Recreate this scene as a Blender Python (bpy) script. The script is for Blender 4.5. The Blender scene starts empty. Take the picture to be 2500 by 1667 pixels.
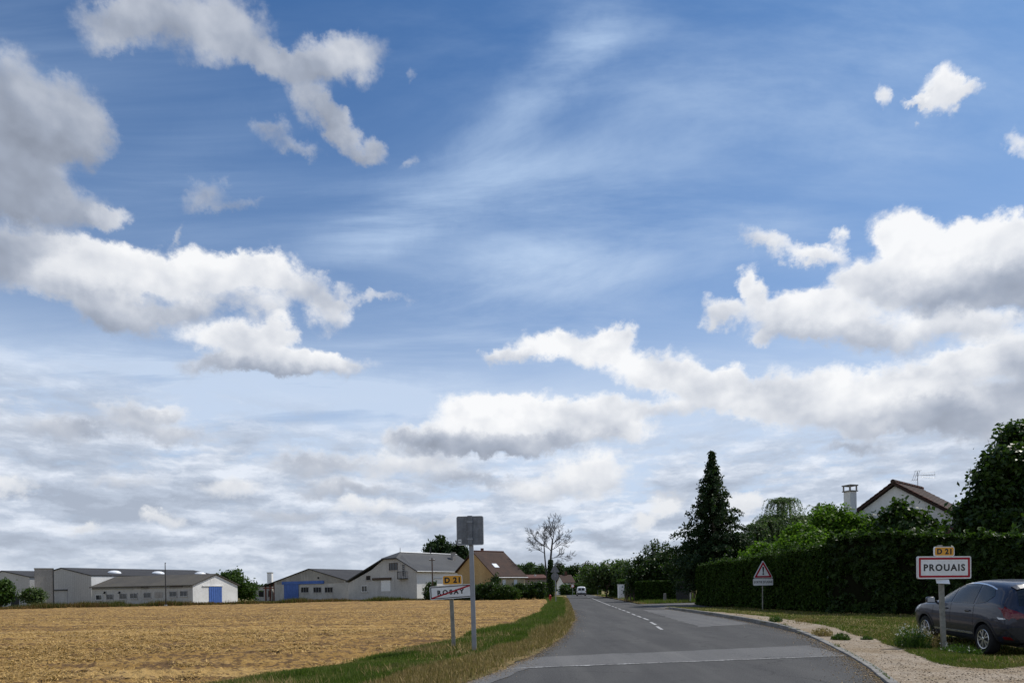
import bpy, bmesh, math, random
import numpy as np
from mathutils import Vector, Matrix

R = math.radians
scene = bpy.context.scene
COL = scene.collection
rng = np.random.default_rng(7)
random.seed(7)

# ------------------------------------------------------------------ camera
EYE = 1.35            # metres above the road
LENS = 24.0           # mm on a 36 mm wide frame
ROLL = 0.9            # degrees, the photographer held the camera a little askew
cam_data = bpy.data.cameras.new('camera')
cam_data.lens = LENS
cam_data.sensor_width = 36.0
cam_data.shift_y = 0.2426
cam_data.clip_start = 0.1
cam_data.clip_end = 6000.0
cam = bpy.data.objects.new('camera', cam_data)
COL.objects.link(cam)
cam.matrix_world = (Matrix.Translation((0, 0, EYE)) @ Matrix.Rotation(R(90), 4, 'X')
                    @ Matrix.Rotation(R(-ROLL), 4, 'Z'))
scene.camera = cam
scene.render.resolution_x = 1024
scene.render.resolution_y = 682

scene.view_settings.view_transform = 'Standard'
scene.view_settings.look = 'None'
scene.view_settings.exposure = 0.0
scene.view_settings.gamma = 1.0
scene.view_settings.use_curve_mapping = False

FPX = 2500.0 * LENS / 36.0
CR, SR = math.cos(R(ROLL)), math.sin(R(ROLL))


def ray(px, py):
    """slopes (x/y, z/y) of the sight line through a point of the photograph"""
    dx, dy = px - 1250.0, 1440.0 - py
    return (dx * CR + dy * SR) / FPX, (-dx * SR + dy * CR) / FPX


def at(px, py, depth):
    a, b = ray(px, py)
    return Vector((a * depth, depth, EYE + b * depth))


def gnd(px, py, z=0.0):
    """where that sight line meets level ground"""
    a, b = ray(px, py)
    d = (z - EYE) / b
    return Vector((a * d, d, z))


# ------------------------------------------------------------------ sun
SUN_AZ, SUN_EL = 60.0, 54.0      # degrees right of the view, degrees up
sun_dir = Vector((math.sin(R(SUN_AZ)) * math.cos(R(SUN_EL)),
                  math.cos(R(SUN_AZ)) * math.cos(R(SUN_EL)), math.sin(R(SUN_EL))))
sl = bpy.data.lights.new('sun', 'SUN')
sl.energy = 4.1
sl.angle = R(0.55)
sl.color = (1.0, 0.95, 0.87)
so = bpy.data.objects.new('sun', sl)
COL.objects.link(so)
so.rotation_euler = (-sun_dir).to_track_quat('-Z', 'Y').to_euler()
so.location = sun_dir * 60


# ------------------------------------------------------------------ a small language for shader maths
class S:
    """a shader socket that can be added, multiplied ..."""
    tree = None

    def __init__(self, sock):
        self.s = sock

    @staticmethod
    def node(kind, **kw):
        n = S.tree.nodes.new(kind)
        for k, v in kw.items():
            setattr(n, k, v)
        return n

    @staticmethod
    def math(op, *args, clamp=False):
        n = S.tree.nodes.new('ShaderNodeMath')
        n.operation = op
        n.use_clamp = clamp
        for i, a in enumerate(args):
            if isinstance(a, S):
                S.tree.links.new(a.s, n.inputs[i])
            else:
                n.inputs[i].default_value = a
        return S(n.outputs[0])

    def __add__(self, o): return S.math('ADD', self, o)
    __radd__ = __add__
    def __sub__(self, o): return S.math('SUBTRACT', self, o)
    def __rsub__(self, o): return S.math('SUBTRACT', o, self)
    def __mul__(self, o): return S.math('MULTIPLY', self, o)
    __rmul__ = __mul__
    def __truediv__(self, o): return S.math('DIVIDE', self, o)

    def step(self, a, b):
        """smooth 0..1 between a and b"""
        n = S.tree.nodes.new('ShaderNodeMapRange')
        n.interpolation_type = 'SMOOTHSTEP'
        S.tree.links.new(self.s, n.inputs['Value'])
        for k, v in (('From Min', a), ('From Max', b)):
            if isinstance(v, S):
                S.tree.links.new(v.s, n.inputs[k])
            else:
                n.inputs[k].default_value = v
        return S(n.outputs[0])


def vmath(op, *args):
    n = S.tree.nodes.new('ShaderNodeVectorMath')
    n.operation = op
    for i, a in enumerate(args):
        if isinstance(a, S):
            S.tree.links.new(a.s, n.inputs[i])
        elif op == 'SCALE' and i == 1:
            n.inputs[3].default_value = a
        else:
            n.inputs[i].default_value = a
    return S(n.outputs['Value'] if op in ('DOT_PRODUCT', 'LENGTH') else n.outputs[0])


def xyz(x, y, z):
    n = S.tree.nodes.new('ShaderNodeCombineXYZ')
    for i, a in enumerate((x, y, z)):
        if isinstance(a, S):
            S.tree.links.new(a.s, n.inputs[i])
        else:
            n.inputs[i].default_value = a
    return S(n.outputs[0])


def noise(vec, scale, detail=4.0, rough=0.55, dist=0.0, dims='3D', out=0, lac=2.0):
    n = S.tree.nodes.new('ShaderNodeTexNoise')
    n.noise_dimensions = dims
    if vec is not None:
        S.tree.links.new(vec.s, n.inputs['Vector'])
    n.inputs['Scale'].default_value = scale
    n.inputs['Detail'].default_value = detail
    n.inputs['Roughness'].default_value = rough
    n.inputs['Lacunarity'].default_value = lac
    n.inputs['Distortion'].default_value = dist
    return S(n.outputs[out])


def mixc(f, a, b, mode='MIX'):
    n = S.tree.nodes.new('ShaderNodeMix')
    n.data_type = 'RGBA'
    n.blend_type = mode
    for sock, v in ((n.inputs[0], f), (n.inputs[6], a), (n.inputs[7], b)):
        if isinstance(v, S):
            S.tree.links.new(v.s, sock)
        elif isinstance(v, (tuple, list)):
            sock.default_value = (*v[:3], 1.0)
        else:
            sock.default_value = v
    return S(n.outputs[2])
# ------------------------------------------------------------------ sky with its clouds
world = bpy.data.worlds.new('World')
scene.world = world
world.use_nodes = True
wt = world.node_tree
wt.nodes.clear()
S.tree = wt
SKY_STRENGTH = 0.1

tc = S.node('ShaderNodeTexCoord')
dirv = vmath('NORMALIZE', S(tc.outputs['Generated']))
sep = S.node('ShaderNodeSeparateXYZ')
wt.links.new(dirv.s, sep.inputs[0])
dx_, dy_, dz_ = S(sep.outputs[0]), S(sep.outputs[1]), S(sep.outputs[2])
az = S.math('ARCTAN2', dx_, dy_)
el = S.math('ARCSINE', dz_)

nish = S.node('ShaderNodeTexSky')
nish.sky_type = 'NISHITA'
nish.sun_disc = False
nish.sun_elevation = R(SUN_EL)
nish.sun_rotation = R(SUN_AZ)
nish.air_density = 1.0
nish.dust_density = 0.6
nish.ozone_density = 1.6
blue = mixc(1.0, S(nish.outputs[0]), (0.44, 0.74, 1.02), 'MULTIPLY')

# (x, y, half width, half height, turn, brightness, weight) of each puff, read off the photograph
PUFFS = [
    # long bank at the top left
    (300, 62, 125, 75, 0, .62, 1), (462, 50, 170, 95, 0, .66, 1), (560, 110, 115, 88, 0, .62, 1), (640, 150, 80, 50, 0, .62, 1),
    (824, 156, 145, 66, 0, .66, 1), (717, 178, 95, 52, 0, .62, 1), (765, 258, 85, 46, 40, .64, .9),
    (830, 312, 82, 34, 45, .68, .85), (896, 362, 52, 30, 30, .66, .8),
    (655, 322, 62, 36, 0, .64, .7), (712, 358, 80, 26, 0, .62, .6),
    (510, 494, 72, 46, 0, .60, .6), (585, 514, 70, 22, -8, .60, .5), (441, 574, 46, 12, -30, .6, .45),
    (1003, 392, 40, 16, -40, .62, .4), (1007, 190, 16, 24, 0, .6, .35), (905, 735, 110, 16, 0, .78, .5),
    # heavy cloud at the left edge
    (0, 235, 120, 120, 0, .62, 1), (140, 262, 120, 85, 0, .66, 1), (190, 325, 95, 72, 0, .56, 1), (20, 330, 170, 80, 0, .46, 1),
    (-40, 430, 200, 110, 0, .50, 1), (60, 440, 120, 80, 0, .52, 1), (150, 500, 140, 62, 0, .60, .9), (255, 520, 76, 38, 0, .86, .9),
    (30, 590, 140, 70, 0, .52, 1), (-60, 640, 150, 90, 0, .56, 1),
    # white bank below it
    (200, 630, 160, 60, 10, .86, 1), (320, 665, 210, 70, 0, .98, 1.1), (500, 680, 190, 62, 0, .96, 1), (625, 655, 110, 46, 0, .94, 1),
    (110, 690, 130, 60, 12, .82, 1), (260, 745, 160, 56, 14, .60, 1), (310, 795, 110, 40, 8, .46, 1), (450, 760, 150, 38, -6, .62, .9),
    (740, 700, 120, 48, 14, .80, .75), (795, 765, 52, 52, 0, .86, .75), (640, 745, 90, 40, 0, .84, .7),
    (590, 815, 150, 40, 0, .90, .95), (690, 800, 50, 40, 0, .92, .9), (540, 885, 110, 34, 0, .50, .95), (665, 868, 140, 48, 8, .88, 1), (800, 892, 130, 34, 8, .84, .9),
    (700, 905, 190, 22, 8, .54, .8),
    (330, 1005, 95, 36, 0, .60, .8), (405, 990, 62, 30, 0, .86, .8), (120, 1045, 170, 45, 0, .55, .8), (400, 1050, 210, 36, 0, .54, .8),
    # small scraps at the upper right
    (2297, 232, 62, 52, -20, .97, .85), (2362, 226, 52, 26, -25, .88, .7), (2236, 248, 44, 14, 0, .86, .6), (2137, 245, 22, 42, 18, .90, .6),
    (2245, 304, 16, 14, 0, .8, .4), (2500, 345, 40, 34, 0, .8, .5),
    # great cumulus at the right
    (2205, 568, 96, 72, 0, 1.02, 1.1), (2290, 610, 170, 92, 0, 1.02, 1.1), (2430, 585, 130, 70, 0, 1.0, 1.1), (2560, 590, 120, 80, 0, .95, 1),
    (2175, 680, 150, 66, 0, .95, 1), (2400, 690, 180, 62, 0, .56, 1), (2540, 700, 150, 90, 0, .46, 1), (2300, 725, 180, 50, 0, .64, 1),
    (1888, 760, 140, 56, 0, .92, 1), (2047, 775, 170, 70, 0, .90, 1), (1822, 690, 40, 52, 0, .96, 1), (1738, 760, 56, 42, 0, .84, .9),
    (2080, 700, 70, 40, 0, .92, .9), (2127, 838, 180, 42, 0, .66, 1), (2340, 795, 170, 44, 0, .84, 1), (1930, 815, 140, 26, 0, .70, .8), (1850, 832, 40, 22, 0, .9, .7),
    (1868, 590, 80, 30, 20, .82, .62), (1990, 630, 80, 30, 15, .88, .7), (2030, 590, 30, 26, 0, .86, .6),
    # chain through the middle
    (1310, 836, 82, 44, 0, .98, 1), (1225, 868, 70, 26, 0, .78, .9), (1436, 855, 120, 48, 0, .88, 1), (1516, 826, 62, 40, 0, .98, 1),
    (1600, 905, 130, 60, 8, .94, 1), (1700, 940, 140, 46, 6, .90, 1), (1792, 918, 48, 34, 0, .98, 1),
    (1820, 978, 180, 44, 0, .84, .9), (2050, 955, 230, 56, 0, .90, .95), (2000, 1015, 210, 40, 6, .84, .9), (1640, 1000, 160, 24, 0, .82, .7),
    # grey and white bank at the right
    (2430, 870, 160, 56, -8, .95, 1), (2290, 905, 160, 48, -8, .90, 1), (2420, 985, 200, 70, 0, .56, 1.1), (2260, 950, 110, 26, 0, .96, 1),
    (2240, 1020, 150, 55, 0, .52, 1.1), (2130, 1045, 75, 38, 0, .82, 1), (2400, 1060, 190, 45, 0, .50, 1), (2350, 975, 80, 26, 10, .84, .9), (2570, 930, 140, 120, 0, .66, 1),
    (2100, 1095, 110, 26, 0, .50, .9),
    # loaf over the road
    (1190, 1020, 150, 56, 0, .99, 1.1), (1270, 1000, 120, 48, 0, 1.02, 1.1), (1400, 1030, 160, 58, 0, .92, 1.1), (1530, 1045, 90, 46, 0, .88, 1),
    (1010, 1062, 100, 30, 0, .84, .9), (1130, 1085, 200, 30, 0, .50, 1.1), (1360, 1085, 190, 28, 0, .62, 1), (1240, 1108, 150, 20, 0, .48, 1),
    # little ones low down
    (1632, 1240, 56, 26, 0, .97, .75), (1590, 1278, 46, 20, 0, 1.0, .75), (1815, 1225, 66, 30, 0, .98, .8), (1640, 1215, 70, 14, 0, .6, .5),
    (205, 1290, 70, 18, 0, .95, .7), (400, 1275, 60, 26, 0, .92, .7), (560, 1185, 90, 34, 0, .86, .7), (850, 1190, 150, 26, 0, .50, .9),
    (1000, 1130, 170, 40, 0, .82, .8), (1450, 1150, 110, 40, 0, .95, .8), (1380, 1190, 200, 30, 0, .80, .7), (760, 1130, 160, 34, 0, .60, .8), (1150, 1170, 140, 20, 0, .5, .8),
    (900, 1235, 110, 24, 0, .94, .7), (700, 1250, 150, 16, 0, .55, .7), (1000, 1270, 200, 16, 0, .62, .6), (300, 1170, 150, 26, 0, .62, .6), (40, 1180, 90, 30, 0, .92, .6),
]


def azel(px, py):
    a, b = ray(px, py)
    return math.atan2(a, 1.0), math.atan2(b, math.hypot(a, 1.0))


# puffs are torn by drifting the look-up point with two sizes of noise
w1 = noise(dirv, 7.0, 3.0, 0.55, out=1)
w2 = noise(vmath('ADD', dirv, (3.1, 1.7, 5.2)), 30.0, 5.0, 0.62, out=1)
w3 = noise(vmath('ADD', dirv, (1.3, 4.1, 2.2)), 85.0, 4.0, 0.65, out=1)
warp = vmath('ADD', vmath('SCALE', vmath('SUBTRACT', w1, (.5, .5, .5)), 0.070),
             vmath('ADD', vmath('SCALE', vmath('SUBTRACT', w2, (.5, .5, .5)), 0.046),
                   vmath('SCALE', vmath('SUBTRACT', w3, (.5, .5, .5)), 0.017)))
P = vmath('ADD', xyz(az, el, 1.0), vmath('MULTIPLY', warp, (1.0, 0.8, 0.0)))

sum_w, sum_b = None, None
for n_, (px, py, rx, ry, turn, br, wt_) in enumerate(PUFFS):
    if n_ % 6 == 5:                       # keeps the shader compiler working through the list in order
        P = vmath('MULTIPLY_ADD', xyz(sum_w, sum_b, 0.0), (1e-9, 1e-9, 0.0), P)
    br = br * 0.92 if (px < 1000 and py < 550 and br < 0.8) else (br if br > 0.75 else br * 0.6 + 0.30)
    a0, e0 = azel(px, py)
    a1, e1 = azel(px + 1, py)
    a2, e2 = azel(px, py - 1)
    J = np.array([[a1 - a0, a2 - a0], [e1 - e0, e2 - e0]])      # photograph -> angles
    c, s = math.cos(R(-turn)), math.sin(R(-turn))
    M = np.diag([1.0 / (rx * 1.24), 1.0 / (ry * 1.26)]) @ np.array([[c, s], [-s, c]]) @ np.linalg.inv(J)
    off = -M @ np.array([a0, e0])
    q1 = vmath('DOT_PRODUCT', P, (M[0, 0], M[0, 1], off[0]))
    q2 = vmath('DOT_PRODUCT', P, (M[1, 0], M[1, 1], off[1]))
    r2 = S.math('MULTIPLY_ADD', q1, q1, q2 * q2)
    w = S.math('MULTIPLY_ADD', r2, -1.0, 1.0, clamp=True)
    w = w * w if wt_ == 1 else (w * w) * wt_
    b = S.math('MULTIPLY_ADD', q2, 0.16, br)
    sum_b = w * b if sum_b is None else S.math('MULTIPLY_ADD', w, b, sum_b)
    sum_w = w if sum_w is None else sum_w + w

# thin wisps of the high veil: the same, only soft
WISPS = [(1330, 200, 360, 75, -48, .9), (1470, 105, 170, 60, -20, .6), (1700, 250, 420, 80, 8, .40), (1480, 420, 420, 100, -5, .50), (1080, 480, 380, 85, -14, .55),
         (1350, 650, 480, 70, -3, .42), (930, 570, 280, 60, -18, .55), (2230, 120, 320, 120, 10, .5), (300, 915, 700, 75, 0, .95), (800, 960, 460, 45, 0, .8),
         (560, 330, 300, 60, -20, .25), (1850, 560, 300, 60, 5, .35), (2050, 330, 300, 70, 0, .35), (1750, 1060, 380, 50, 4, .9)]
PW = vmath('MULTIPLY_ADD', xyz(sum_w, sum_b, 0.0), (1e-9, 1e-9, 0.0), vmath('ADD', xyz(az, el, 1.0), vmath('MULTIPLY', warp, (0.7, 0.5, 0.0))))
wisp = None
for (px, py, rx, ry, turn, wt_) in WISPS:
    a0, e0 = azel(px, py)
    a1, e1 = azel(px + 1, py)
    a2, e2 = azel(px, py - 1)
    J = np.array([[a1 - a0, a2 - a0], [e1 - e0, e2 - e0]])
    c, s = math.cos(R(-turn)), math.sin(R(-turn))
    M = np.diag([1.0 / (rx * 1.2), 1.0 / (ry * 1.5)]) @ np.array([[c, s], [-s, c]]) @ np.linalg.inv(J)
    off = -M @ np.array([a0, e0])
    q1 = vmath('DOT_PRODUCT', PW, (M[0, 0], M[0, 1], off[0]))
    q2 = vmath('DOT_PRODUCT', PW, (M[1, 0], M[1, 1], off[1]))
    r2 = S.math('MULTIPLY_ADD', q1, q1, q2 * q2)
    w = S.math('MULTIPLY_ADD', r2, -1.0, 1.0, clamp=True)
    w = (w * w) * wt_
    wisp = w if wisp is None else wisp + w

# elsewhere round the sky: the same kind of fair-weather cumulus
aside = S.math('MAXIMUM', S.math('ABSOLUTE', az).step(0.66, 0.86), el.step(0.74, 0.92))
gen = noise(vmath('MULTIPLY', dirv, (1, 1, 1.8)), 2.6, 2.0, 0.5).step(0.50, 0.74) * aside * el.step(0.06, 0.16)
gen_b = noise(vmath('MULTIPLY', vmath('ADD', dirv, (0, 0, .03)), (1, 1, 2.4)), 5.0, 2.0, 0.5).step(0.3, 0.7) * 0.45 + 0.5
sum_b = S.math('MULTIPLY_ADD', gen, gen_b, sum_b)
sum_w = sum_w + gen

bright = sum_b / S.math('MAXIMUM', sum_w, 0.001)
toward = Vector((0.55, 0.25, 0.8)).normalized() * 0.034
puff_s = (1.0, 1.0, 1.25)
pv = vmath('MULTIPLY', dirv, puff_s)
n_a = noise(pv, 13.0, 8.0, 0.62)
n_b = noise(vmath('ADD', pv, tuple(toward)), 13.0, 3.0, 0.50)
n_c = noise(pv, 13.0, 3.0, 0.50)
relief = n_c - n_b
n_f = noise(pv, 55.0, 6.0, 0.65)

dens = S.math('MINIMUM', sum_w, 1.0) + (n_a - 0.5) * 1.15 + (n_f - 0.5) * 0.55
soft = S.math('MULTIPLY_ADD', bright.step(0.5, 0.95), -0.22, 0.56)      # bright tops end sharply, grey bases fray
alpha = dens.step(0.0, soft + 0.38) * sum_w.step(0.0, 0.14) * 0.96

lum = bright + relief * 0.55 + (n_a - 0.5) * 0.16 + (n_f - 0.5) * 0.06
thick = dens.step(0.2, 0.9)
lum = lum + (0.5 - thick) * 0.10
lum = S.math('MINIMUM', S.math('MAXIMUM', lum, 0.34), 1.06)
cr = S.node('ShaderNodeValToRGB')
els = cr.color_ramp.elements
els[0].position, els[0].color = 0.30, (0.25, 0.28, 0.345, 1)
els[1].position, els[1].color = 1.0, (0.97, 0.975, 0.985, 1)
e = els.new(0.50); e.color = (0.365, 0.410, 0.500, 1)
e = els.new(0.66); e.color = (0.530, 0.570, 0.650, 1)
e = els.new(0.86); e.color = (0.800, 0.820, 0.860, 1)
wt.links.new(lum.s, cr.inputs[0])
cum = mixc(el.step(0.24, 0.04) * 0.55, S(cr.outputs[0]), (0.58, 0.62, 0.69))

# high thin veil, in streaks that lie in one layer far above
zc = S.math('MAXIMUM', dz_, 0.02) + 0.10
plane = xyz(dx_ / zc, dy_ / zc, 0.0)
turned = S.node('ShaderNodeMapping')
turned.inputs['Rotation'].default_value = (0, 0, R(28))
turned.inputs['Scale'].default_value = (0.55, 1.5, 1.0)
wt.links.new(plane.s, turned.inputs[0])
tv = S(turned.outputs[0])
veil = noise(tv, 1.5, 7.0, 0.62, 0.5)
veil2 = noise(plane, 0.9, 2.0, 0.5)
va = (veil.step(0.36, 0.80) * veil2.step(0.30, 0.62)) * 0.72
low = el.step(0.74, 0.12)
va = S.math('MINIMUM', wisp * (veil.step(0.28, 0.78) * 0.70 + 0.05) + va * 0.75 + low * 0.42 + el.step(0.40, 0.20) * (noise(tv, 0.8, 5.0, 0.6, 0.4).step(0.30, 0.62) * 0.45 + 0.16), 0.9)
base = mixc(va, blue, mixc(el.step(0.55, 0.25), (4.8, 6.3, 8.6), (6.1, 7.2, 8.9)))

# grey and white layer towards the horizon
lv = vmath('MULTIPLY', dirv, (1.0, 1.0, 3.6))
lv = vmath('ADD', lv, vmath('SCALE', vmath('SUBTRACT', w2, (.5, .5, .5)), 0.035))
lift = vmath('ADD', lv, (0.012, 0.0, 0.050))
l1 = noise(lv, 9.5, 9.0, 0.62)
l1s = noise(lv, 9.5, 5.0, 0.60)
l2 = noise(lift, 9.5, 5.0, 0.60)
lm = el + S.math('MINIMUM', az + 0.10, 0.0) * 0.10
lmask = lm.step(0.275, 0.15)
la = (l1 + lm.step(0.24, 0.05) * 0.20).step(0.40, 0.62) * lmask
llum = l1s.step(0.40, 0.70) * -0.22 + (l1s - l2) * 2.0 + (l1 - l1s) * 1.4 + (noise(vmath('MULTIPLY', dirv, (1.0, 1.0, 3.2)), 4.2, 3.0, 0.5) - 0.5) * 0.9 + 0.78
lr = S.node('ShaderNodeValToRGB')
le = lr.color_ramp.elements
le[0].position, le[0].color = 0.35, (0.43, 0.465, 0.53, 1)
le[1].position, le[1].color = 1.0, (0.86, 0.87, 0.90, 1)
e = le.new(0.65); e.color = (0.56, 0.60, 0.67, 1)
wt.links.new(llum.s, lr.inputs[0])
layc = mixc(1.0, S(lr.outputs[0]), (0.93, 0.98, 1.05), 'MULTIPLY')
pale = el.step(0.10, 0.0)
layc = mixc(pale * 0.40, layc, (0.56, 0.62, 0.70))

k = 1.0 / SKY_STRENGTH
up = lambda c: vmath('SCALE', c, k)
sky = mixc(S.math('MINIMUM', la * 0.95 + pale * 0.4, 1.0), base, up(layc))
sky = mixc(alpha, sky, up(cum))

bg = S.node('ShaderNodeBackground')
bg.inputs['Strength'].default_value = SKY_STRENGTH
wt.links.new(sky.s, bg.inputs['Color'])
wo = S.node('ShaderNodeOutputWorld')
wt.links.new(bg.outputs[0], wo.inputs['Surface'])
world.cycles.sampling_method = 'MANUAL'
world.cycles.sample_map_resolution = 512
# ------------------------------------------------------------------ materials
def new_mat(name):
    m = bpy.data.materials.new(name)
    m.use_nodes = True
    S.tree = m.node_tree
    b = m.node_tree.nodes['Principled BSDF']
    return m, b


def setin(b, key, v):
    if isinstance(v, S):
        S.tree.links.new(v.s, b.inputs[key])
    elif isinstance(v, (tuple, list)):
        b.inputs[key].default_value = (*v[:3], 1.0)
    else:
        b.inputs[key].default_value = v


def coord(kind='Object'):
    return S(S.node('ShaderNodeTexCoord').outputs[kind])


def bump(b, h, strength, dist=0.02):
    n = S.node('ShaderNodeBump')
    n.inputs['Strength'].default_value = strength
    n.inputs['Distance'].default_value = dist
    S.tree.links.new(h.s, n.inputs['Height'])
    S.tree.links.new(n.outputs[0], b.inputs['Normal'])


def plain(name, c, rough=0.6, metal=0.0, spec=0.4, var=0.12, scale=6.0, coat=0.0, bmp=0.0):
    """one colour with a little grain"""
    m, b = new_mat(name)
    n = noise(coord(), scale, 5.0, 0.6)
    lo = tuple(x * (1 - var) for x in c)
    hi = tuple(min(1, x * (1 + var)) for x in c)
    setin(b, 'Base Color', mixc(n.step(0.3, 0.7), lo, hi))
    setin(b, 'Roughness', n * 0.15 + (rough - 0.07))
    setin(b, 'Metallic', metal)
    setin(b, 'Specular IOR Level', spec)
    setin(b, 'Coat Weight', coat)
    if coat:
        setin(b, 'Coat Roughness', 0.04)
    if bmp:
        bump(b, noise(coord(), scale * 6, 4.0), bmp)
    return m


def weathered(name, c1, c2, c3, s1=0.35, s2=2.5, rough=0.9, streak=0.5, bmp=0.25, ribs=None):
    """render, concrete or sheet: two tones, stains that run down, grain"""
    m, b = new_mat(name)
    co = coord()
    big = noise(co, s1, 5.0, 0.6)
    run = noise(vmath('MULTIPLY', co, (1.0, 1.0, 0.12)), s2, 5.0, 0.65)
    fine = noise(co, 9.0, 5.0, 0.65)
    c = mixc(big.step(0.35, 0.65), c1, c2)
    c = mixc(run.step(0.52, 0.75) * streak, c, c3)
    if ribs:
        w_ = S.math('SINE', vmath('DOT_PRODUCT', co, (ribs[0], ribs[1], 0.0)) * ribs[2])
        c = mixc(w_.step(0.1, 0.9) * ribs[3], c, tuple(x * 0.55 for x in c2))
    c = mixc(0.22, c, mixc(fine.step(0.3, 0.7), (0, 0, 0), (1, 1, 1)), 'OVERLAY')
    setin(b, 'Base Color', c)
    setin(b, 'Roughness', rough)
    setin(b, 'Specular IOR Level', 0.2)
    if bmp:
        bump(b, fine, bmp, 0.03)
    return m


def leafy(name, c1, c2, c3=None, rough=0.5, trans=0.35, spec=0.35):
    """foliage: every leaf its own tone, light passing through"""
    m, b = new_mat(name)
    geo = S.node('ShaderNodeNewGeometry')
    r = S(geo.outputs['Random Per Island'])
    c = mixc(r * r, c1, tuple(x * 1.25 for x in c2))
    if c3 is not None:
        big = noise(coord(), 0.9, 3.0, 0.55)
        c = mixc(big.step(0.42, 0.66) * 0.8, c, c3)
    setin(b, 'Base Color', c)
    setin(b, 'Roughness', rough)
    setin(b, 'Specular IOR Level', spec)
    t = S.node('ShaderNodeBsdfTranslucent')
    S.tree.links.new(mixc(0.6, c, (0.10, 0.22, 0.015)).s, t.inputs['Color'])
    mx = S.node('ShaderNodeMixShader')
    mx.inputs[0].default_value = trans
    S.tree.links.new(b.outputs[0], mx.inputs[1])
    S.tree.links.new(t.outputs[0], mx.inputs[2])
    out = [n for n in S.tree.nodes if n.type == 'OUTPUT_MATERIAL'][0]
    S.tree.links.new(mx.outputs[0], out.inputs['Surface'])
    return m


def glass(name, c=(0.02, 0.024, 0.028), rough=0.05):
    m, b = new_mat(name)
    n = noise(coord(), 1.3, 2.0)
    setin(b, 'Base Color', mixc(n, tuple(x * .7 for x in c), tuple(x * 1.3 for x in c)))
    setin(b, 'Roughness', rough)
    setin(b, 'Specular IOR Level', 0.5)
    return m


# ------------------------------------------------------------------ meshes
class MB:
    """collects shapes and links them as one mesh object"""

    def __init__(self):
        self.v, self.f = [], []

    def add(self, verts, faces):
        o = len(self.v)
        self.v.extend([tuple(p) for p in verts])
        self.f.extend([tuple(i + o for i in f) for f in faces])
        return self

    def box(self, c, s, rz=0.0, tilt=None):
        hx, hy, hz = s[0] / 2, s[1] / 2, s[2] / 2
        pts = [Vector((x, y, z)) for z in (-hz, hz) for (x, y) in ((-hx, -hy), (hx, -hy), (hx, hy), (-hx, hy))]
        M = Matrix.Rotation(rz, 3, 'Z')
        if tilt is not None:
            M = M @ tilt
        pts = [M @ p + Vector(c) for p in pts]
        return self.add(pts, [(3, 2, 1, 0), (4, 5, 6, 7), (0, 1, 5, 4), (1, 2, 6, 5), (2, 3, 7, 6), (3, 0, 4, 7)])

    def prism(self, poly, vec):
        """a flat polygon pushed along vec"""
        n = len(poly)
        a = [Vector(p) for p in poly]
        b = [p + Vector(vec) for p in a]
        fs = [tuple(reversed(range(n))), tuple(range(n, 2 * n))]
        fs += [(i, (i + 1) % n, n + (i + 1) % n, n + i) for i in range(n)]
        return self.add(a + b, fs)

    def tube(self, pts, rad, n=8, cap=True):
        pts = [Vector(p) for p in pts]
        if not isinstance(rad, (list, tuple)):
            rad = [rad] * len(pts)
        vs, fs = [], []
        for i, p in enumerate(pts):
            d = (pts[min(i + 1, len(pts) - 1)] - pts[max(i - 1, 0)]).normalized()
            u = d.cross(Vector((0, 0, 1)) if abs(d.z) < .95 else Vector((1, 0, 0))).normalized()
            w = d.cross(u)
            for k in range(n):
                t = 2 * math.pi * k / n
                vs.append(p + (u * math.cos(t) + w * math.sin(t)) * rad[i])
        for i in range(len(pts) - 1):
            for k in range(n):
                a, b2 = i * n + k, i * n + (k + 1) % n
                fs.append((a, b2, b2 + n, a + n))
        if cap:
            fs.append(tuple(reversed(range(n))))
            fs.append(tuple(range((len(pts) - 1) * n, len(pts) * n)))
        return self.add(vs, fs)

    def lathe(self, prof, n=24, axis='Z', c=(0, 0, 0), cap=True):
        """(radius, height) profile turned round an axis"""
        vs, fs = [], []
        for (r, h) in prof:
            for k in range(n):
                t = 2 * math.pi * k / n
                p = (r * math.cos(t), r * math.sin(t), h)
                if axis == 'X':
                    p = (h, p[0], p[1])
                elif axis == 'Y':
                    p = (p[1], h, p[0])
                vs.append(Vector(p) + Vector(c))
        for i in range(len(prof) - 1):
            for k in range(n):
                a, b2 = i * n + k, i * n + (k + 1) % n
                fs.append((a, b2, b2 + n, a + n))
        if cap:
            fs.append(tuple(reversed(range(n))))
            fs.append(tuple(range((len(prof) - 1) * n, len(prof) * n)))
        return self.add(vs, fs)

    def mesh(self, name, mat, smooth=False, bev=0.0):
        me = bpy.data.meshes.new(name)
        me.from_pydata(self.v, [], self.f)
        bm = bmesh.new()
        bm.from_mesh(me)
        bmesh.ops.recalc_face_normals(bm, faces=bm.faces)
        if bev:
            es = [e for e in bm.edges if e.is_manifold and e.calc_face_angle(0) > 0.6]
            bmesh.ops.bevel(bm, geom=es, offset=bev, segments=2, affect='EDGES', profile=0.5)
        bm.to_mesh(me)
        bm.free()
        if mat is not None:
            me.materials.append(mat)
        if smooth:
            me.polygons.foreach_set('use_smooth', [True] * len(me.polygons))
        me.update()
        return me

    def build(self, name, mat, parent=None, smooth=False, bev=0.0, world=False):
        return link(name, self.mesh(name, mat, smooth, bev), parent, world)


def link(name, me, parent=None, world=False):
    o = bpy.data.objects.new(name, me)
    COL.objects.link(o)
    if parent is not None:
        o.parent = parent
        if world:
            o.matrix_parent_inverse = Matrix.Translation(-parent.location)
    return o


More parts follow.
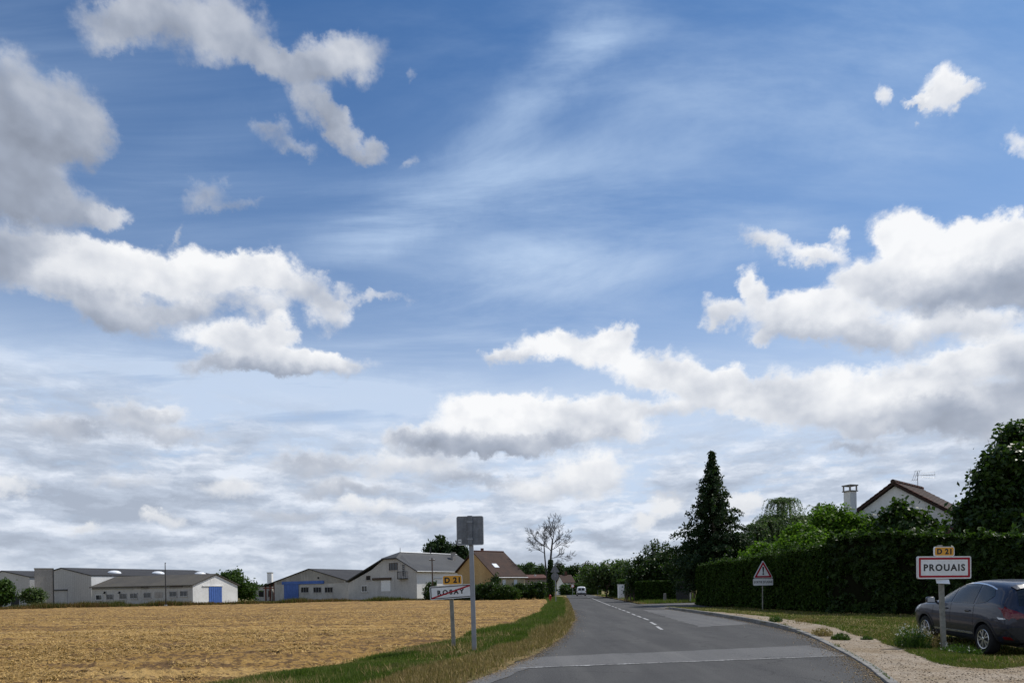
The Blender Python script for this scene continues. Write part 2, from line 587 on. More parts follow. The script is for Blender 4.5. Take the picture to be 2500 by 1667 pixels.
def thing(name, label, cat, loc=(0, 0, 0), rz=0.0, group=None):
    o = bpy.data.objects.new(name, None)
    o.empty_display_size = 0.3
    COL.objects.link(o)
    o.location = loc
    o.rotation_euler = (0, 0, rz)
    o['label'] = label
    o['category'] = cat
    if group:
        o['group'] = group
    return o


def struct(name, me, parent=None):
    o = link(name, me, parent)
    if parent is None:
        o['kind'] = 'structure'
    return o


def raw_mesh(name, verts, faces4, mat, tri=False, smooth=False):
    """big meshes straight from numpy arrays"""
    me = bpy.data.meshes.new(name)
    nv, nf, k = len(verts), len(faces4), faces4.shape[1]
    me.vertices.add(nv)
    me.vertices.foreach_set('co', np.ascontiguousarray(verts, dtype=np.float32).ravel())
    me.loops.add(nf * k)
    me.loops.foreach_set('vertex_index', np.ascontiguousarray(faces4, dtype=np.int32).ravel())
    me.polygons.add(nf)
    me.polygons.foreach_set('loop_start', np.arange(0, nf * k, k, dtype=np.int32))
    if smooth:
        me.polygons.foreach_set('use_smooth', np.ones(nf, dtype=bool))
    me.update(calc_edges=True)
    if mat is not None:
        me.materials.append(mat)
    return me


def fbm2(x, y, scale, octaves=4, seed=0, rough=0.5):
    """smooth value noise on the plane, about -1..1"""
    out, amp, tot = np.zeros_like(x, dtype=float), 1.0, 0.0
    g = np.random.default_rng(1000 + seed)
    tab = g.random((256, 256)) * 2 - 1
    for o in range(octaves):
        u, v = x * scale * 2 ** o + 37.7 * o, y * scale * 2 ** o + 11.3 * o
        iu, iv = np.floor(u).astype(int), np.floor(v).astype(int)
        fu, fv = u - iu, v - iv
        fu, fv = fu * fu * (3 - 2 * fu), fv * fv * (3 - 2 * fv)
        t = lambda a, b: tab[a & 255, b & 255]
        out += amp * ((t(iu, iv) * (1 - fu) + t(iu + 1, iv) * fu) * (1 - fv)
                      + (t(iu, iv + 1) * (1 - fu) + t(iu + 1, iv + 1) * fu) * fv)
        tot += amp
        amp *= rough
    return out / tot


def leaves(name, pts, size, mat, out=None, aspect=1.7, jitter=1.0, flop=0.5, upbias=0.4):
    """one quad per leaf, kite shaped, folded along the rib"""
    pts = np.asarray(pts, dtype=float)
    n = len(pts)
    d = rng.normal(size=(n, 3))
    if out is not None:
        d = d * jitter + np.asarray(out) * flop * 2
    d[:, 2] += upbias
    d /= np.linalg.norm(d, axis=1, keepdims=True) + 1e-9         # leaf normal
    t = rng.normal(size=(n, 3))
    t -= d * (t * d).sum(1, keepdims=True)
    t /= np.linalg.norm(t, axis=1, keepdims=True) + 1e-9
    s = np.cross(d, t)
    sz = size * rng.uniform(0.6, 1.3, (n, 1))
    L, W = sz * aspect * 0.5, sz * 0.5
    v = np.stack([pts - t * L, pts + s * W + d * W * 0.25, pts + t * L, pts - s * W + d * W * 0.25], 1).reshape(-1, 3)
    f = np.arange(n * 4).reshape(n, 4)
    return raw_mesh(name, v, f, mat)


def blades(name, base, h, w, mat, lean=0.35, lean_dir=None):
    """grass: one bent blade (two triangles as a quad and a tip) per root"""
    n = len(base)
    ang = rng.uniform(0, 2 * math.pi, n)
    side = np.stack([np.cos(ang), np.sin(ang), np.zeros(n)], 1)
    fwd = np.stack([-np.sin(ang), np.cos(ang), np.zeros(n)], 1)
    hh = (h * rng.uniform(0.55, 1.25, n))[:, None] if np.isscalar(h) else (h * rng.uniform(0.6, 1.2, n))[:, None]
    ln = rng.normal(0, lean, n)[:, None]
    ww = (w * rng.uniform(0.6, 1.3, n))[:, None] / 2
    up = np.array([0, 0, 1.0])
    a = base - side * ww
    b = base + side * ww
    tip = base + up * hh + fwd * ln * hh
    v = np.stack([a, b, tip], 1).reshape(-1, 3)
    return raw_mesh(name, v, np.arange(n * 3).reshape(n, 3), mat)


def in_poly(x, y, poly):
    inside = np.zeros(len(x), bool)
    px, py = np.array([p[0] for p in poly]), np.array([p[1] for p in poly])
    j = len(poly) - 1
    for i in range(len(poly)):
        c = ((py[i] > y) != (py[j] > y)) & (x < (px[j] - px[i]) * (y - py[i]) / (py[j] - py[i] + 1e-12) + px[i])
        inside ^= c
        j = i
    return inside


def poly_points(poly, n, near=None):
    """random points in a ground polygon; with `near`, thinned with distance from the road users"""
    x0, x1 = min(p[0] for p in poly), max(p[0] for p in poly)
    y0, y1 = min(p[1] for p in poly), max(p[1] for p in poly)
    xs, ys = [], []
    got = 0
    while got < n:
        m = n * 4
        if near:
            u = rng.random(m)
            y = 1.0 / (1.0 / y0 + u * (1.0 / y1 - 1.0 / y0))
        else:
            y = rng.uniform(y0, y1, m)
        x = rng.uniform(x0, x1, m)
        k = in_poly(x, y, poly)
        xs.append(x[k]); ys.append(y[k]); got += int(k.sum())
        if k.sum() == 0:
            break
    return np.concatenate(xs)[:n], np.concatenate(ys)[:n]


def sheet(name, poly, z, mat, kind=True):
    """a flat polygon of ground"""
    bm = bmesh.new()
    vs = [bm.verts.new((p[0], p[1], z)) for p in poly]
    f = bm.faces.new(vs)
    if f.normal.z < 0:
        f.normal_flip()
    bmesh.ops.triangulate(bm, faces=[f])
    bmesh.ops.recalc_face_normals(bm, faces=bm.faces)
    for f in bm.faces:
        if f.normal.z < 0:
            f.normal_flip()
    me = bpy.data.meshes.new(name)
    bm.to_mesh(me)
    bm.free()
    me.materials.append(mat)
    return struct(name, me)


def lettering(name, text, size, mat, parent, loc, rot=(R(90), 0, 0), space=1.0, bold=0.0, xs=1.0, depth=0.002):
    cu = bpy.data.curves.new(name, 'FONT')
    cu.body = text
    cu.size = size
    cu.align_x = 'CENTER'
    cu.align_y = 'CENTER'
    cu.space_character = space
    cu.offset = bold
    cu.extrude = depth
    cu.resolution_u = 3
    tmp = bpy.data.objects.new(name + '_tmp', cu)
    COL.objects.link(tmp)
    dg = bpy.context.evaluated_depsgraph_get()
    me = bpy.data.meshes.new_from_object(tmp.evaluated_get(dg))
    me.name = name
    bpy.data.objects.remove(tmp)
    bpy.data.curves.remove(cu)
    co = np.zeros(len(me.vertices) * 3)
    me.vertices.foreach_get('co', co)
    co = co.reshape(-1, 3)
    mid = (co.max(0) + co.min(0)) / 2
    co[:, 0] = (co[:, 0] - mid[0]) * xs
    co[:, 1] -= mid[1]
    me.vertices.foreach_set('co', co.ravel())
    me.update()
    # every letter becomes a piece of its own
    bm = bmesh.new()
    bm.from_mesh(me)
    bpy.data.meshes.remove(me)
    todo, first = set(bm.verts), None
    M = Matrix.Translation(loc) @ Matrix.Rotation(rot[0], 4, 'X')
    while todo:
        stack, isl = [todo.pop()], set()
        while stack:
            v = stack.pop()
            isl.add(v)
            for e in v.link_edges:
                w = e.other_vert(v)
                if w in todo:
                    todo.discard(w)
                    stack.append(w)
        idx = {v: k for k, v in enumerate(isl)}
        fs = {f for v in isl for f in v.link_faces}
        lm_ = bpy.data.meshes.new(name)
        lm_.from_pydata([tuple(M @ v.co) for v in idx], [], [[idx[v] for v in f.verts] for f in fs])
        lm_.materials.append(mat)
        first = link(name, lm_, parent)
    bm.free()
    return first


def copy_thing(o, loc, rz=None, label=None):
    """a thing, its parts and their sub-parts"""
    def rec(src, par):
        c = src.copy()
        COL.objects.link(c)
        c.parent = par
        for ch in src.children:
            rec(ch, c)
        return c
    c = rec(o, None)
    c.location = loc
    if rz is not None:
        c.rotation_euler = (0, 0, rz)
    if label:
        c['label'] = label
    return c


def round_rect(w, h, r, n=5):
    pts = []
    for (cx, cy, a0) in ((w / 2 - r, h / 2 - r, 0), (-w / 2 + r, h / 2 - r, 90), (-w / 2 + r, -h / 2 + r, 180), (w / 2 - r, -h / 2 + r, 270)):
        for k in range(n + 1):
            t = R(a0 + 90 * k / n)
            pts.append((cx + r * math.cos(t), cy + r * math.sin(t)))
    return pts
# ------------------------------------------------------------------ ground, field, road
def smooth01(t):
    t = np.clip(t, 0, 1)
    return t * t * (3 - 2 * t)


def z_right(x, y):
    """the bank on the right of the road: level with it nearby, a kerb higher further on"""
    x, y = np.asarray(x, float), np.asarray(y, float)
    bank = 0.015 + 0.10 * smooth01((y - 16.0) / 7.0)
    off = x - np.interp(y, [8.5, 10.6, 12.6, 15.7, 18.6, 22.0], [4.82, 5.58, 6.25, 7.18, 7.94, 8.55])
    return bank - 0.24 * smooth01((off - 1.6) / 1.6) * smooth01((y - 11.8) / 2.2) * (1 - 0.75 * smooth01((y - 15.0) / 4.0))


# materials of the setting -------------------------------------------------
TRK = np.polyfit([8, 10, 13, 16.5, 21.9, 27.2, 33.9, 41.3, 47.9, 53, 61], [1.9, 2.2, 2.85, 3.75, 4.80, 5.48, 6.13, 6.78, 7.30, 7.70, 8.35], 3)
TRK = [float(v) for v in TRK]


def asphalt_mat(name, base, dark, light, tracks=False):
    m, b = new_mat(name)
    co = coord()
    big = noise(co, 0.22, 4.0, 0.6)
    mid = noise(vmath('MULTIPLY', co, (1.2, 0.25, 1.0)), 0.9, 5.0, 0.6)
    grit = noise(co, 42.0, 3.0, 0.8)
    stone = S.node('ShaderNodeTexVoronoi')
    stone.inputs['Scale'].default_value = 75.0
    S.tree.links.new(co.s, stone.inputs['Vector'])
    c = mixc(big.step(0.35, 0.66), dark, base)
    c = mixc(mid.step(0.45, 0.72) * 0.55, c, light)
    turned = S.node('ShaderNodeMapping')
    turned.inputs['Rotation'].default_value = (0, 0, R(6))
    turned.inputs['Scale'].default_value = (1.0, 0.045, 1.0)
    S.tree.links.new(co.s, turned.inputs[0])
    c = mixc(noise(S(turned.outputs[0]), 1.1, 4.0, 0.6).step(0.42, 0.66) * 0.5, c, tuple(x * 1.22 for x in light))
    if tracks:
        sp_ = S.node('ShaderNodeSeparateXYZ')
        S.tree.links.new(co.s, sp_.inputs[0])
        X_, Y_ = S(sp_.outputs[0]), S(sp_.outputs[1])
        yy = S.math('MINIMUM', Y_, 60.0)
        mid_ = ((yy * TRK[0] + TRK[1]) * yy + TRK[2]) * yy + TRK[3]
        band = S.math('COSINE', (X_ - mid_ - 0.75) * (2 * math.pi / 1.5))
        c = mixc(band.step(0.0, 1.0) * noise(co, 0.5, 3.0).step(0.3, 0.65) * 0.30, c, tuple(x * 1.35 for x in light))
    stain = noise(co, 1.7, 6.0, 0.7)
    c = mixc(stain.step(0.60, 0.72) * 0.45, c, tuple(x * 0.62 for x in dark))
    crk = S.node('ShaderNodeTexVoronoi')
    crk.feature = 'DISTANCE_TO_EDGE'
    crk.inputs['Scale'].default_value = 0.42
    S.tree.links.new(vmath('ADD', co, vmath('SCALE', noise(co, 1.6, 5.0, 0.6, out=1), 0.9)).s, crk.inputs['Vector'])
    c = mixc(S(crk.outputs['Distance']).step(0.012, 0.003) * noise(co, 0.5, 2.0).step(0.46, 0.56) * 0.75, c, tuple(x * 0.35 for x in dark))
    c = mixc(grit.step(0.35, 0.68) * 0.50, c, tuple(x * 1.75 for x in light))
    c = mixc(S(stone.outputs['Distance']).step(0.32, 0.06) * 0.35, c, tuple(x * 0.45 for x in dark))
    setin(b, 'Base Color', c)
    setin(b, 'Roughness', grit * 0.1 + 0.88)
    setin(b, 'Specular IOR Level', 0.12)
    bump(b, grit + S(stone.outputs['Distance']) * 0.8, 0.55, 0.01)
    return m


M_asphalt = asphalt_mat('asphalt', (0.056, 0.056, 0.057), (0.043, 0.043, 0.045), (0.074, 0.073, 0.071), True)
M_patch = asphalt_mat('patch_asphalt', (0.100, 0.100, 0.102), (0.080, 0.081, 0.084), (0.122, 0.120, 0.117))
M_side = asphalt_mat('side_asphalt', (0.085, 0.085, 0.087), (0.068, 0.068, 0.07), (0.105, 0.103, 0.1))


def soil_mat(name, c1, c2, c3, s=1.4):
    m, b = new_mat(name)
    co = coord()
    n1, n2, n3 = noise(co, s, 6.0, 0.62), noise(co, s * 7, 5.0, 0.6), noise(co, s * 30, 4.0, 0.65)
    c = mixc(n1.step(0.36, 0.64), c1, c2)
    c = mixc(n2.step(0.45, 0.72), c, c3)
    c = mixc(n3.step(0.3, 0.75) * 0.5, c, tuple(x * 0.45 for x in c1))
    setin(b, 'Base Color', c)
    setin(b, 'Roughness', 0.95)
    setin(b, 'Specular IOR Level', 0.1)
    bump(b, n3 + n2, 0.6, 0.03)
    return m


M_ground = soil_mat('far_land', (0.22, 0.17, 0.075), (0.16, 0.155, 0.06), (0.26, 0.20, 0.09), 0.05)
M_verge = soil_mat('verge_soil', (0.10, 0.085, 0.034), (0.19, 0.135, 0.060), (0.30, 0.205, 0.095), 0.8)
M_lawn = soil_mat('lawn_soil', (0.115, 0.110, 0.030), (0.17, 0.130, 0.048), (0.085, 0.090, 0.022), 0.55)


def field_mat():
    """cut straw lying over broken brown earth"""
    m, b = new_mat('stubble')
    co = coord()
    patch = noise(co, 0.5, 3.0, 0.55)
    clod = noise(vmath('MULTIPLY', co, (1.0, 1.3, 1.0)), 4.6, 6.0, 0.62)
    straw = noise(vmath('MULTIPLY', co, (1.0, 2.2, 1.0)), 16.0, 5.0, 0.7)
    far = S.node('ShaderNodeSeparateXYZ')
    S.tree.links.new(co.s, far.inputs[0])
    c = mixc(straw.step(0.32, 0.68), (0.245, 0.140, 0.040), (0.42, 0.265, 0.090))
    c = mixc(noise(co, 0.11, 3.0).step(0.4, 0.65) * 0.5, c, (0.38, 0.225, 0.065))
    clod2 = noise(vmath('MULTIPLY', co, (0.7, 1.3, 1.0)), 0.8, 7.0, 0.70)
    rows = noise(vmath('MULTIPLY', co, (0.05, 1.0, 1.0)), 0.75, 5.0, 0.65)
    c = mixc(rows.step(0.42, 0.62) * 0.55, c, (0.215, 0.125, 0.038))
    c = mixc(rows.step(0.50, 0.30) * 0.5, c, (0.52, 0.36, 0.155))
    bare = S.math('MAXIMUM', (clod + (patch - 0.5) * 0.4 + (rows - 0.5) * 0.35).step(0.515, 0.575), (clod2 + (straw - 0.5) * 0.35).step(0.535, 0.60))
    c = mixc(bare * 0.85, c, mixc(straw, (0.060, 0.034, 0.019), (0.150, 0.090, 0.048)))
    setin(b, 'Base Color', c)
    setin(b, 'Roughness', 0.95)
    setin(b, 'Specular IOR Level', 0.15)
    bump(b, straw + clod * 1.5, 0.8, 0.05)
    return m


M_field = field_mat()


def gravel_mat():
    m, b = new_mat('gravel_path')
    co = coord()
    v = S.node('ShaderNodeTexVoronoi')
    v.inputs['Scale'].default_value = 26.0
    S.tree.links.new(co.s, v.inputs['Vector'])
    sep_ = S.node('ShaderNodeSeparateColor')
    S.tree.links.new(v.outputs['Color'], sep_.inputs[0])
    n1, n2 = noise(co, 0.9, 5.0, 0.62), noise(co, 9.0, 5.0, 0.65)
    c = mixc(S(sep_.outputs[0]), (0.20, 0.162, 0.122), (0.355, 0.30, 0.235))
    c = mixc(n2.step(0.42, 0.66) * 0.6, c, (0.33, 0.26, 0.185))
    c = mixc(n1.step(0.44, 0.66) * 0.75, c, (0.20, 0.145, 0.085))
    c = mixc(noise(co, 2.6, 5.0, 0.65).step(0.52, 0.68) * 0.6, c, (0.25, 0.20, 0.13))
    c = mixc(S(v.outputs['Distance']).step(0.02, 0.0) * 0.4, c, (0.12, 0.09, 0.06))
    setin(b, 'Base Color', c)
    setin(b, 'Roughness', 0.95)
    setin(b, 'Specular IOR Level', 0.15)
    bump(b, S(v.outputs['Distance']) * -1.0 + n2, 0.8, 0.025)
    return m


M_gravel = gravel_mat()
M_kerb = weathered('kerb_concrete', (0.23, 0.222, 0.205), (0.175, 0.17, 0.16), (0.09, 0.085, 0.08), 0.8, 3.0, 0.9, 0.5)
M_line = None
m_, b_ = new_mat('road_paint')
_co = coord()
_w = noise(_co, 14.0, 5.0, 0.7)
setin(b_, 'Base Color', mixc(_w.step(0.38, 0.62), (0.14, 0.14, 0.14), (0.50, 0.50, 0.49)))
setin(b_, 'Roughness', 0.7)
M_line = m_

# one big sheet to the horizon ----------------------------------------------


def grid_patch(name, xs, ys, keep, zfun, mat, smooth=True):
    X, Y = np.meshgrid(xs, ys)
    Z = zfun(X, Y)
    v = np.stack([X.ravel(), Y.ravel(), Z.ravel()], 1)
    nx, ny = len(xs), len(ys)
    i, j = np.meshgrid(np.arange(nx - 1), np.arange(ny - 1))
    a = (j * nx + i).ravel()
    f = np.stack([a, a + 1, a + nx + 1, a + nx], 1)
    cx, cy = v[f][:, :, 0].mean(1), v[f][:, :, 1].mean(1)
    f = f[keep(cx, cy)]
    used = np.unique(f)
    remap = np.full(len(v), -1)
    remap[used] = np.arange(len(used))
    return raw_mesh(name, v[used], remap[f], mat, smooth=smooth)


gx = np.array([-2600, -600, -150, 0, 3, 4.5, 5.5, 7, 9, 12, 16, 22, 30, 34, 38, 60, 150, 600, 2600.0])
gy = np.array([-60, -20, 0, 4, 8, 10, 12, 14, 17, 20, 24, 28, 34, 60, 150, 500, 1500, 3200.0])
struct('ground', grid_patch('ground', gx, gy, lambda x, y: x < 1e9,
                            lambda x, y: -0.07 - 0.24 * ((x > 4.4) & (x < 34.5) & (y > 7) & (y < 25)), M_ground, smooth=False))

LEFT = [(-1.55, 7.0), (-0.75, 10.0), (-0.29, 11.4), (0.15, 13.1), (0.87, 16.5), (1.62, 21.0), (2.72, 30.2), (3.55, 39.9),
        (5.15, 60.4), (7.3, 89.0), (9.4, 118.2), (11.6, 145.0), (12.2, 165.0), (8.0, 190.0), (-4, 220)]
RIGHT = [(4.3, 7.0), (4.82, 8.5), (5.06, 9.3), (5.58, 10.6), (6.25, 12.6), (7.18, 15.7), (7.94, 18.6), (8.55, 22.0), (9.22, 27.9), (9.65, 35.1), (9.95, 44.0)]
RIGHT_FAR = [(10.6, 57.0), (11.15, 63.0), (12.2, 76.0), (14.3, 103.0), (16.0, 130.0), (17.6, 146.0), (18.2, 168.0), (13.0, 196.0), (-2, 232)]
SIDE_NEAR = [(9.95, 44.0), (10.6, 45.4), (12.4, 46.6), (30.0, 47.4)]
SIDE_FAR = [(30.0, 59.5), (15.8, 59.6), (13.0, 58.6), (11.6, 57.8), (10.6, 57.0)]


def edge_x(line, y):
    return np.interp(y, [p[1] for p in line], [p[0] for p in line])


def refine(line, step=1.0):
    out = []
    for a, b in zip(line[:-1], line[1:]):
        n = max(1, int(math.hypot(b[0] - a[0], b[1] - a[1]) / step))
        for k in range(n):
            t = k / n
            out.append((a[0] + (b[0] - a[0]) * t, a[1] + (b[1] - a[1]) * t))
    return out + [line[-1]]


def spline(line, step=0.5):
    """round off a polyline"""
    P_ = [Vector((*p, 0)) for p in line]
    out = []
    for i in range(len(P_) - 1):
        p0, p1, p2, p3 = P_[max(i - 1, 0)], P_[i], P_[i + 1], P_[min(i + 2, len(P_) - 1)]
        n = max(1, int((p2 - p1).length / step))
        for k in range(n):
            t = k / n
            q = 0.5 * ((2 * p1) + (p2 - p0) * t + (2 * p0 - 5 * p1 + 4 * p2 - p3) * t * t + (3 * p1 - p0 - 3 * p2 + p3) * t ** 3)
            out.append((q.x, q.y))
    return out + [tuple(P_[-1][:2])]


left_e, right_e = spline(LEFT, 0.6), spline(RIGHT, 0.5)
road_poly = [(-4.0, -20.0)] + left_e + list(reversed(RIGHT_FAR)) + list(reversed(right_e)) + [(3.2, -20.0)]
road = sheet('road', road_poly, 0.0, M_asphalt)
side_road = sheet('side_road', [(9.7, 43.9)] + SIDE_NEAR[1:] + SIDE_FAR[:-1] + [(10.4, 57.1)], 0.004, M_side)


def ragged(poly, amp, step=0.35, seed=3):
    pts = refine(poly + [poly[0]], step)[:-1]
    g = np.random.default_rng(seed)
    return [(p[0] + g.normal(0, amp), p[1] + g.normal(0, amp)) for p in pts]


# repairs: pale rectangles of newer asphalt, laid over the old surface
rp = sheet('road_patch', ragged([(8.08, 42.5), (9.62, 42.0), (9.40, 35.1), (8.62, 24.4), (6.35, 23.2)], 0.05), 0.004, M_patch)
rp2 = sheet('road_patch', ragged([(0.45, 13.75), (2.5, 14.2), (6.72, 15.4), (6.38, 13.0), (3.0, 12.4), (-0.2, 11.75)], 0.035), 0.004, M_patch)
for o_ in (rp, rp2):
    o_.parent = road
    del o_['kind']
# the sealed joint and worn pale line along the near edge of the strip
jm = MB()
g_ = np.random.default_rng(5)
xs_ = np.linspace(-0.2, 6.3, 40)
up_, dn_ = [], []
for x in xs_:
    y = 11.75 + (x + 0.2) * 0.192
    w_ = 0.03 + 0.05 * max(0, g_.normal(0.35, 0.6))
    up_.append((x, y + w_ * .5)); dn_.append((x, y - w_ * .5))
s_ = sheet('joint_line', up_ + dn_[::-1], 0.008, M_line)
s_.parent = road
del s_['kind']
# worn strip of older, greyer surface along the left edge near the camera
s_ = sheet('road_patch', ragged([(-1.5, 7.2), (-0.72, 10.1), (-0.26, 11.5), (0.10, 12.9), (0.55, 12.9), (0.1, 11.3), (-0.4, 9.6), (-1.1, 7.2)], 0.03, seed=8), 0.0065, M_patch)
s_.parent = road
del s_['kind']

# centre line: single dashes near by, running together further off
CENTRE = [(12.9, 117.0), (12.1, 105.0), (9.6, 76.0), (8.35, 61.0), (7.70, 53.0), (7.30, 47.9), (6.78, 41.3), (6.13, 33.9), (5.92, 31.3), (5.72, 28.7), (5.48, 27.2), (5.23, 24.9), (5.05, 23.9), (4.80, 21.9)]
CENTRE = [(x + 0.0, y) for x, y in CENTRE]
cen = sorted([(p[1], p[0]) for p in CENTRE])


def cx_at(y):
    return float(np.interp(y, [c[0] for c in cen], [c[1] for c in cen]))


def dash_mesh(y0, y1, w):
    m = MB()
    n = max(1, int((y1 - y0) / 3))
    ys = np.linspace(y0, y1, n + 1)
    l = [(cx_at(y) - w / 2, y, 0.009) for y in ys]
    r = [(cx_at(y) + w / 2, y, 0.009) for y in ys]
    m.add(l + r, [(i, n + 1 + i, n + 2 + i, i + 1) for i in range(n)])
    return m


for (y0, y1) in [(22.0, 23.9), (24.9, 27.0), (28.7, 30.6), (31.4, 33.3), (34.0, 36.2), (37.4, 39.6), (40.6, 42.8), (43.8, 46.0), (47.4, 49.4), (50.6, 52.4), (54.2, 118.0)]:
    dash_mesh(y0, y1, 0.105).build('lane_marking', M_line, road)

# kerb of concrete blocks along the right ------------------------------------
kerb = struct('kerb', MB().box((7.0, 15.0, -0.05), (0.1, 0.1, 0.02)).mesh('kerb', M_kerb))
kl = spline(RIGHT, 0.05)
acc, pts_ = 0.0, [kl[0]]
for a, b in zip(kl[:-1], kl[1:]):
    acc += math.hypot(b[0] - a[0], b[1] - a[1])
    if acc >= 1.0:
        pts_.append(b)
        acc = 0.0
for a, b in zip(pts_[:-1], pts_[1:]):
    mid = ((a[0] + b[0]) / 2, (a[1] + b[1]) / 2)
    d = Vector((b[0] - a[0], b[1] - a[1], 0))
    nrm = Vector((d.y, -d.x, 0)).normalized()
    h = float(z_right(mid[0], mid[1])) + 0.02 + random.uniform(-.004, .004)
    o = MB().box((mid[0] + nrm.x * 0.07, mid[1] + nrm.y * 0.07, h / 2 - 0.05), (d.length - 0.012, 0.14, h + 0.1),
                 math.atan2(d.y, d.x) + random.uniform(-.008, .008)).build('kerb_stone', M_kerb, kerb, bev=0.012)

# field ------------------------------------------------------------------------
FIELD_EDGE = [(-6.2, 5.0), (-3.94, 10.4), (-3.1, 13.0), (-2.33, 15.4), (-1.58, 17.6), (-0.85, 22.3), (0.15, 26.5), (1.27, 34.6), (2.2, 47.0), (3.75, 69.4), (4.5, 86.0), (5.06, 105.0)]
FIELD_FAR = [(5.06, 105.9), (-15.3, 101.9), (-34.9, 93.1), (-57.5, 78.6), (-75.0, 70.0)]


def field_keep(x, y):
    fx = edge_x(FIELD_EDGE, y)
    fy = np.interp(x, [p[0] for p in FIELD_FAR[::-1]], [p[1] for p in FIELD_FAR[::-1]])
    return (x < fx + 0.5) & (y < fy)


def field_z(x, y):
    return (0.03 + 0.030 * fbm2(x, y, 1.1, 4, 3, 0.6) + 0.045 * np.abs(fbm2(x, y, 2.2, 4, 9, 0.65)) + 0.075 * np.abs(fbm2(x, y, 5.0, 3, 12, 0.7)) + 0.03 * fbm2(x, y, 11.0, 2, 13) + 0.10 * fbm2(x, y, 0.12, 2, 4)
            - 0.03 * smooth01((x - edge_x(FIELD_EDGE, y)) * 2 + 1))


ys_ = 6.0 * np.exp(np.arange(0, 470) * 0.0062)
tan_ = np.linspace(-1.02, 0.24, 430)
TX, TY = np.meshgrid(tan_, ys_)
FX, FY = TX * TY, TY
v_ = np.stack([FX.ravel(), FY.ravel(), field_z(FX, FY).ravel()], 1)
i_, j_ = np.meshgrid(np.arange(429), np.arange(469))
a_ = (j_ * 430 + i_).ravel()
f_ = np.stack([a_, a_ + 1, a_ + 431, a_ + 430], 1)
cxy = v_[f_].mean(1)
f_ = f_[field_keep(cxy[:, 0], cxy[:, 1])]
struct('field', raw_mesh('field', v_, f_, M_field, smooth=True))

# straw on it
M_straw = leafy('straw', (0.30, 0.180, 0.055), (0.50, 0.335, 0.125), None, 0.7, 0.1, 0.2)
n_ = 330000
y = 1.0 / rng.uniform(1 / 70.0, 1 / 7.0, n_)
x = rng.uniform(-0.80, 0.2, n_) * y
k_ = field_keep(x, y) & (x < edge_x(FIELD_EDGE, y) + 0.2) & (fbm2(x * 0.08, y, 0.9, 3, 19) * 0.5 + fbm2(x, y, 0.8, 3, 17) + fbm2(x, y, 0.25, 2, 18) * 0.6 > 0.0 + rng.normal(0, .14, n_))
x, y = x[k_], y[k_]
n_ = len(x)
z = field_z(x, y) + rng.uniform(0.0, 0.035, n_)
an = rng.uniform(0, math.pi, n_)
ln_ = rng.uniform(0.05, 0.17, n_) * (1 + y / 60)
wd = rng.uniform(0.004, 0.010, n_) * (1 + y / 18)
dv = np.stack([np.cos(an) * ln_, np.sin(an) * ln_, rng.normal(0.012, 0.03, n_)], 1)
sv = np.stack([-np.sin(an) * wd, np.cos(an) * wd, np.full(n_, 0.0)], 1)
c_ = np.stack([x, y, z], 1)
v_ = np.stack([c_ - dv / 2 - sv, c_ - dv / 2 + sv, c_ + dv / 2], 1).reshape(-1, 3)
so_ = link('straw', raw_mesh('straw', v_, np.arange(3 * n_).reshape(n_, 3), M_straw))
so_['kind'] = 'stuff'

# left verge --------------------------------------------------------------------
ys_ = np.concatenate([np.arange(5.0, 30.0, 0.10), np.arange(30.0, 112.0, 0.5)])
ts_ = np.linspace(0, 1, 34)


def verge_z(x, y):
    a, b = edge_x(FIELD_EDGE, y), edge_x(LEFT, y)
    t = np.clip((x - a) / np.maximum(b - a, .1), 0, 1)
    return 0.012 + 0.10 * np.sin(np.pi * np.clip(t, 0, 1)) ** 0.8 + 0.02 * fbm2(x, y, 1.5, 3, 5)


ea = edge_x(FIELD_EDGE, ys_) - 0.25
eb = edge_x(LEFT, ys_) + 0.05 + 0.10 * fbm2(ys_ * 0, ys_, 1.4, 4, 31) + 0.05 * fbm2(ys_ * 0, ys_, 6.0, 2, 32)
VX = ea[:, None] + (eb - ea)[:, None] * ts_[None]
VY = np.repeat(ys_[:, None], len(ts_), 1)
v_ = np.stack([VX.ravel(), VY.ravel(), verge_z(VX, VY).ravel()], 1)
i_, j_ = np.meshgrid(np.arange(len(ts_) - 1), np.arange(len(ys_) - 1))
a_ = (j_ * len(ts_) + i_).ravel()
struct('verge', raw_mesh('verge', v_, np.stack([a_, a_ + 1, a_ + len(ts_) + 1, a_ + len(ts_)], 1), M_verge, smooth=True))

M_green = leafy('verge_green', (0.056, 0.086, 0.012), (0.125, 0.145, 0.028), (0.170, 0.150, 0.050), 0.6, 0.3, 0.15)
M_dry = leafy('verge_dry', (0.22, 0.150, 0.060), (0.40, 0.29, 0.135), None, 0.7, 0.2, 0.12)


def verge_points(n, y0, y1, lo, hi, seed, wob=0.12):
    """points across the verge between fractions lo..hi of its width"""
    y = 1.0 / rng.uniform(1.0 / y1, 1.0 / y0, n)
    t = rng.uniform(lo, hi, n) + wob * fbm2(y * 0 + 3.1, y, 0.6, 3, seed) + wob * 0.6 * rng.normal(0, .5, n)
    a, b = edge_x(FIELD_EDGE, y), edge_x(LEFT, y)
    x = a + (b - a) * t
    k = (t < 1.03) & (t > -0.08)
    return x[k], y[k], t[k]


x, y, t = verge_points(115000, 8.5, 108, -0.02, 0.86, 41)
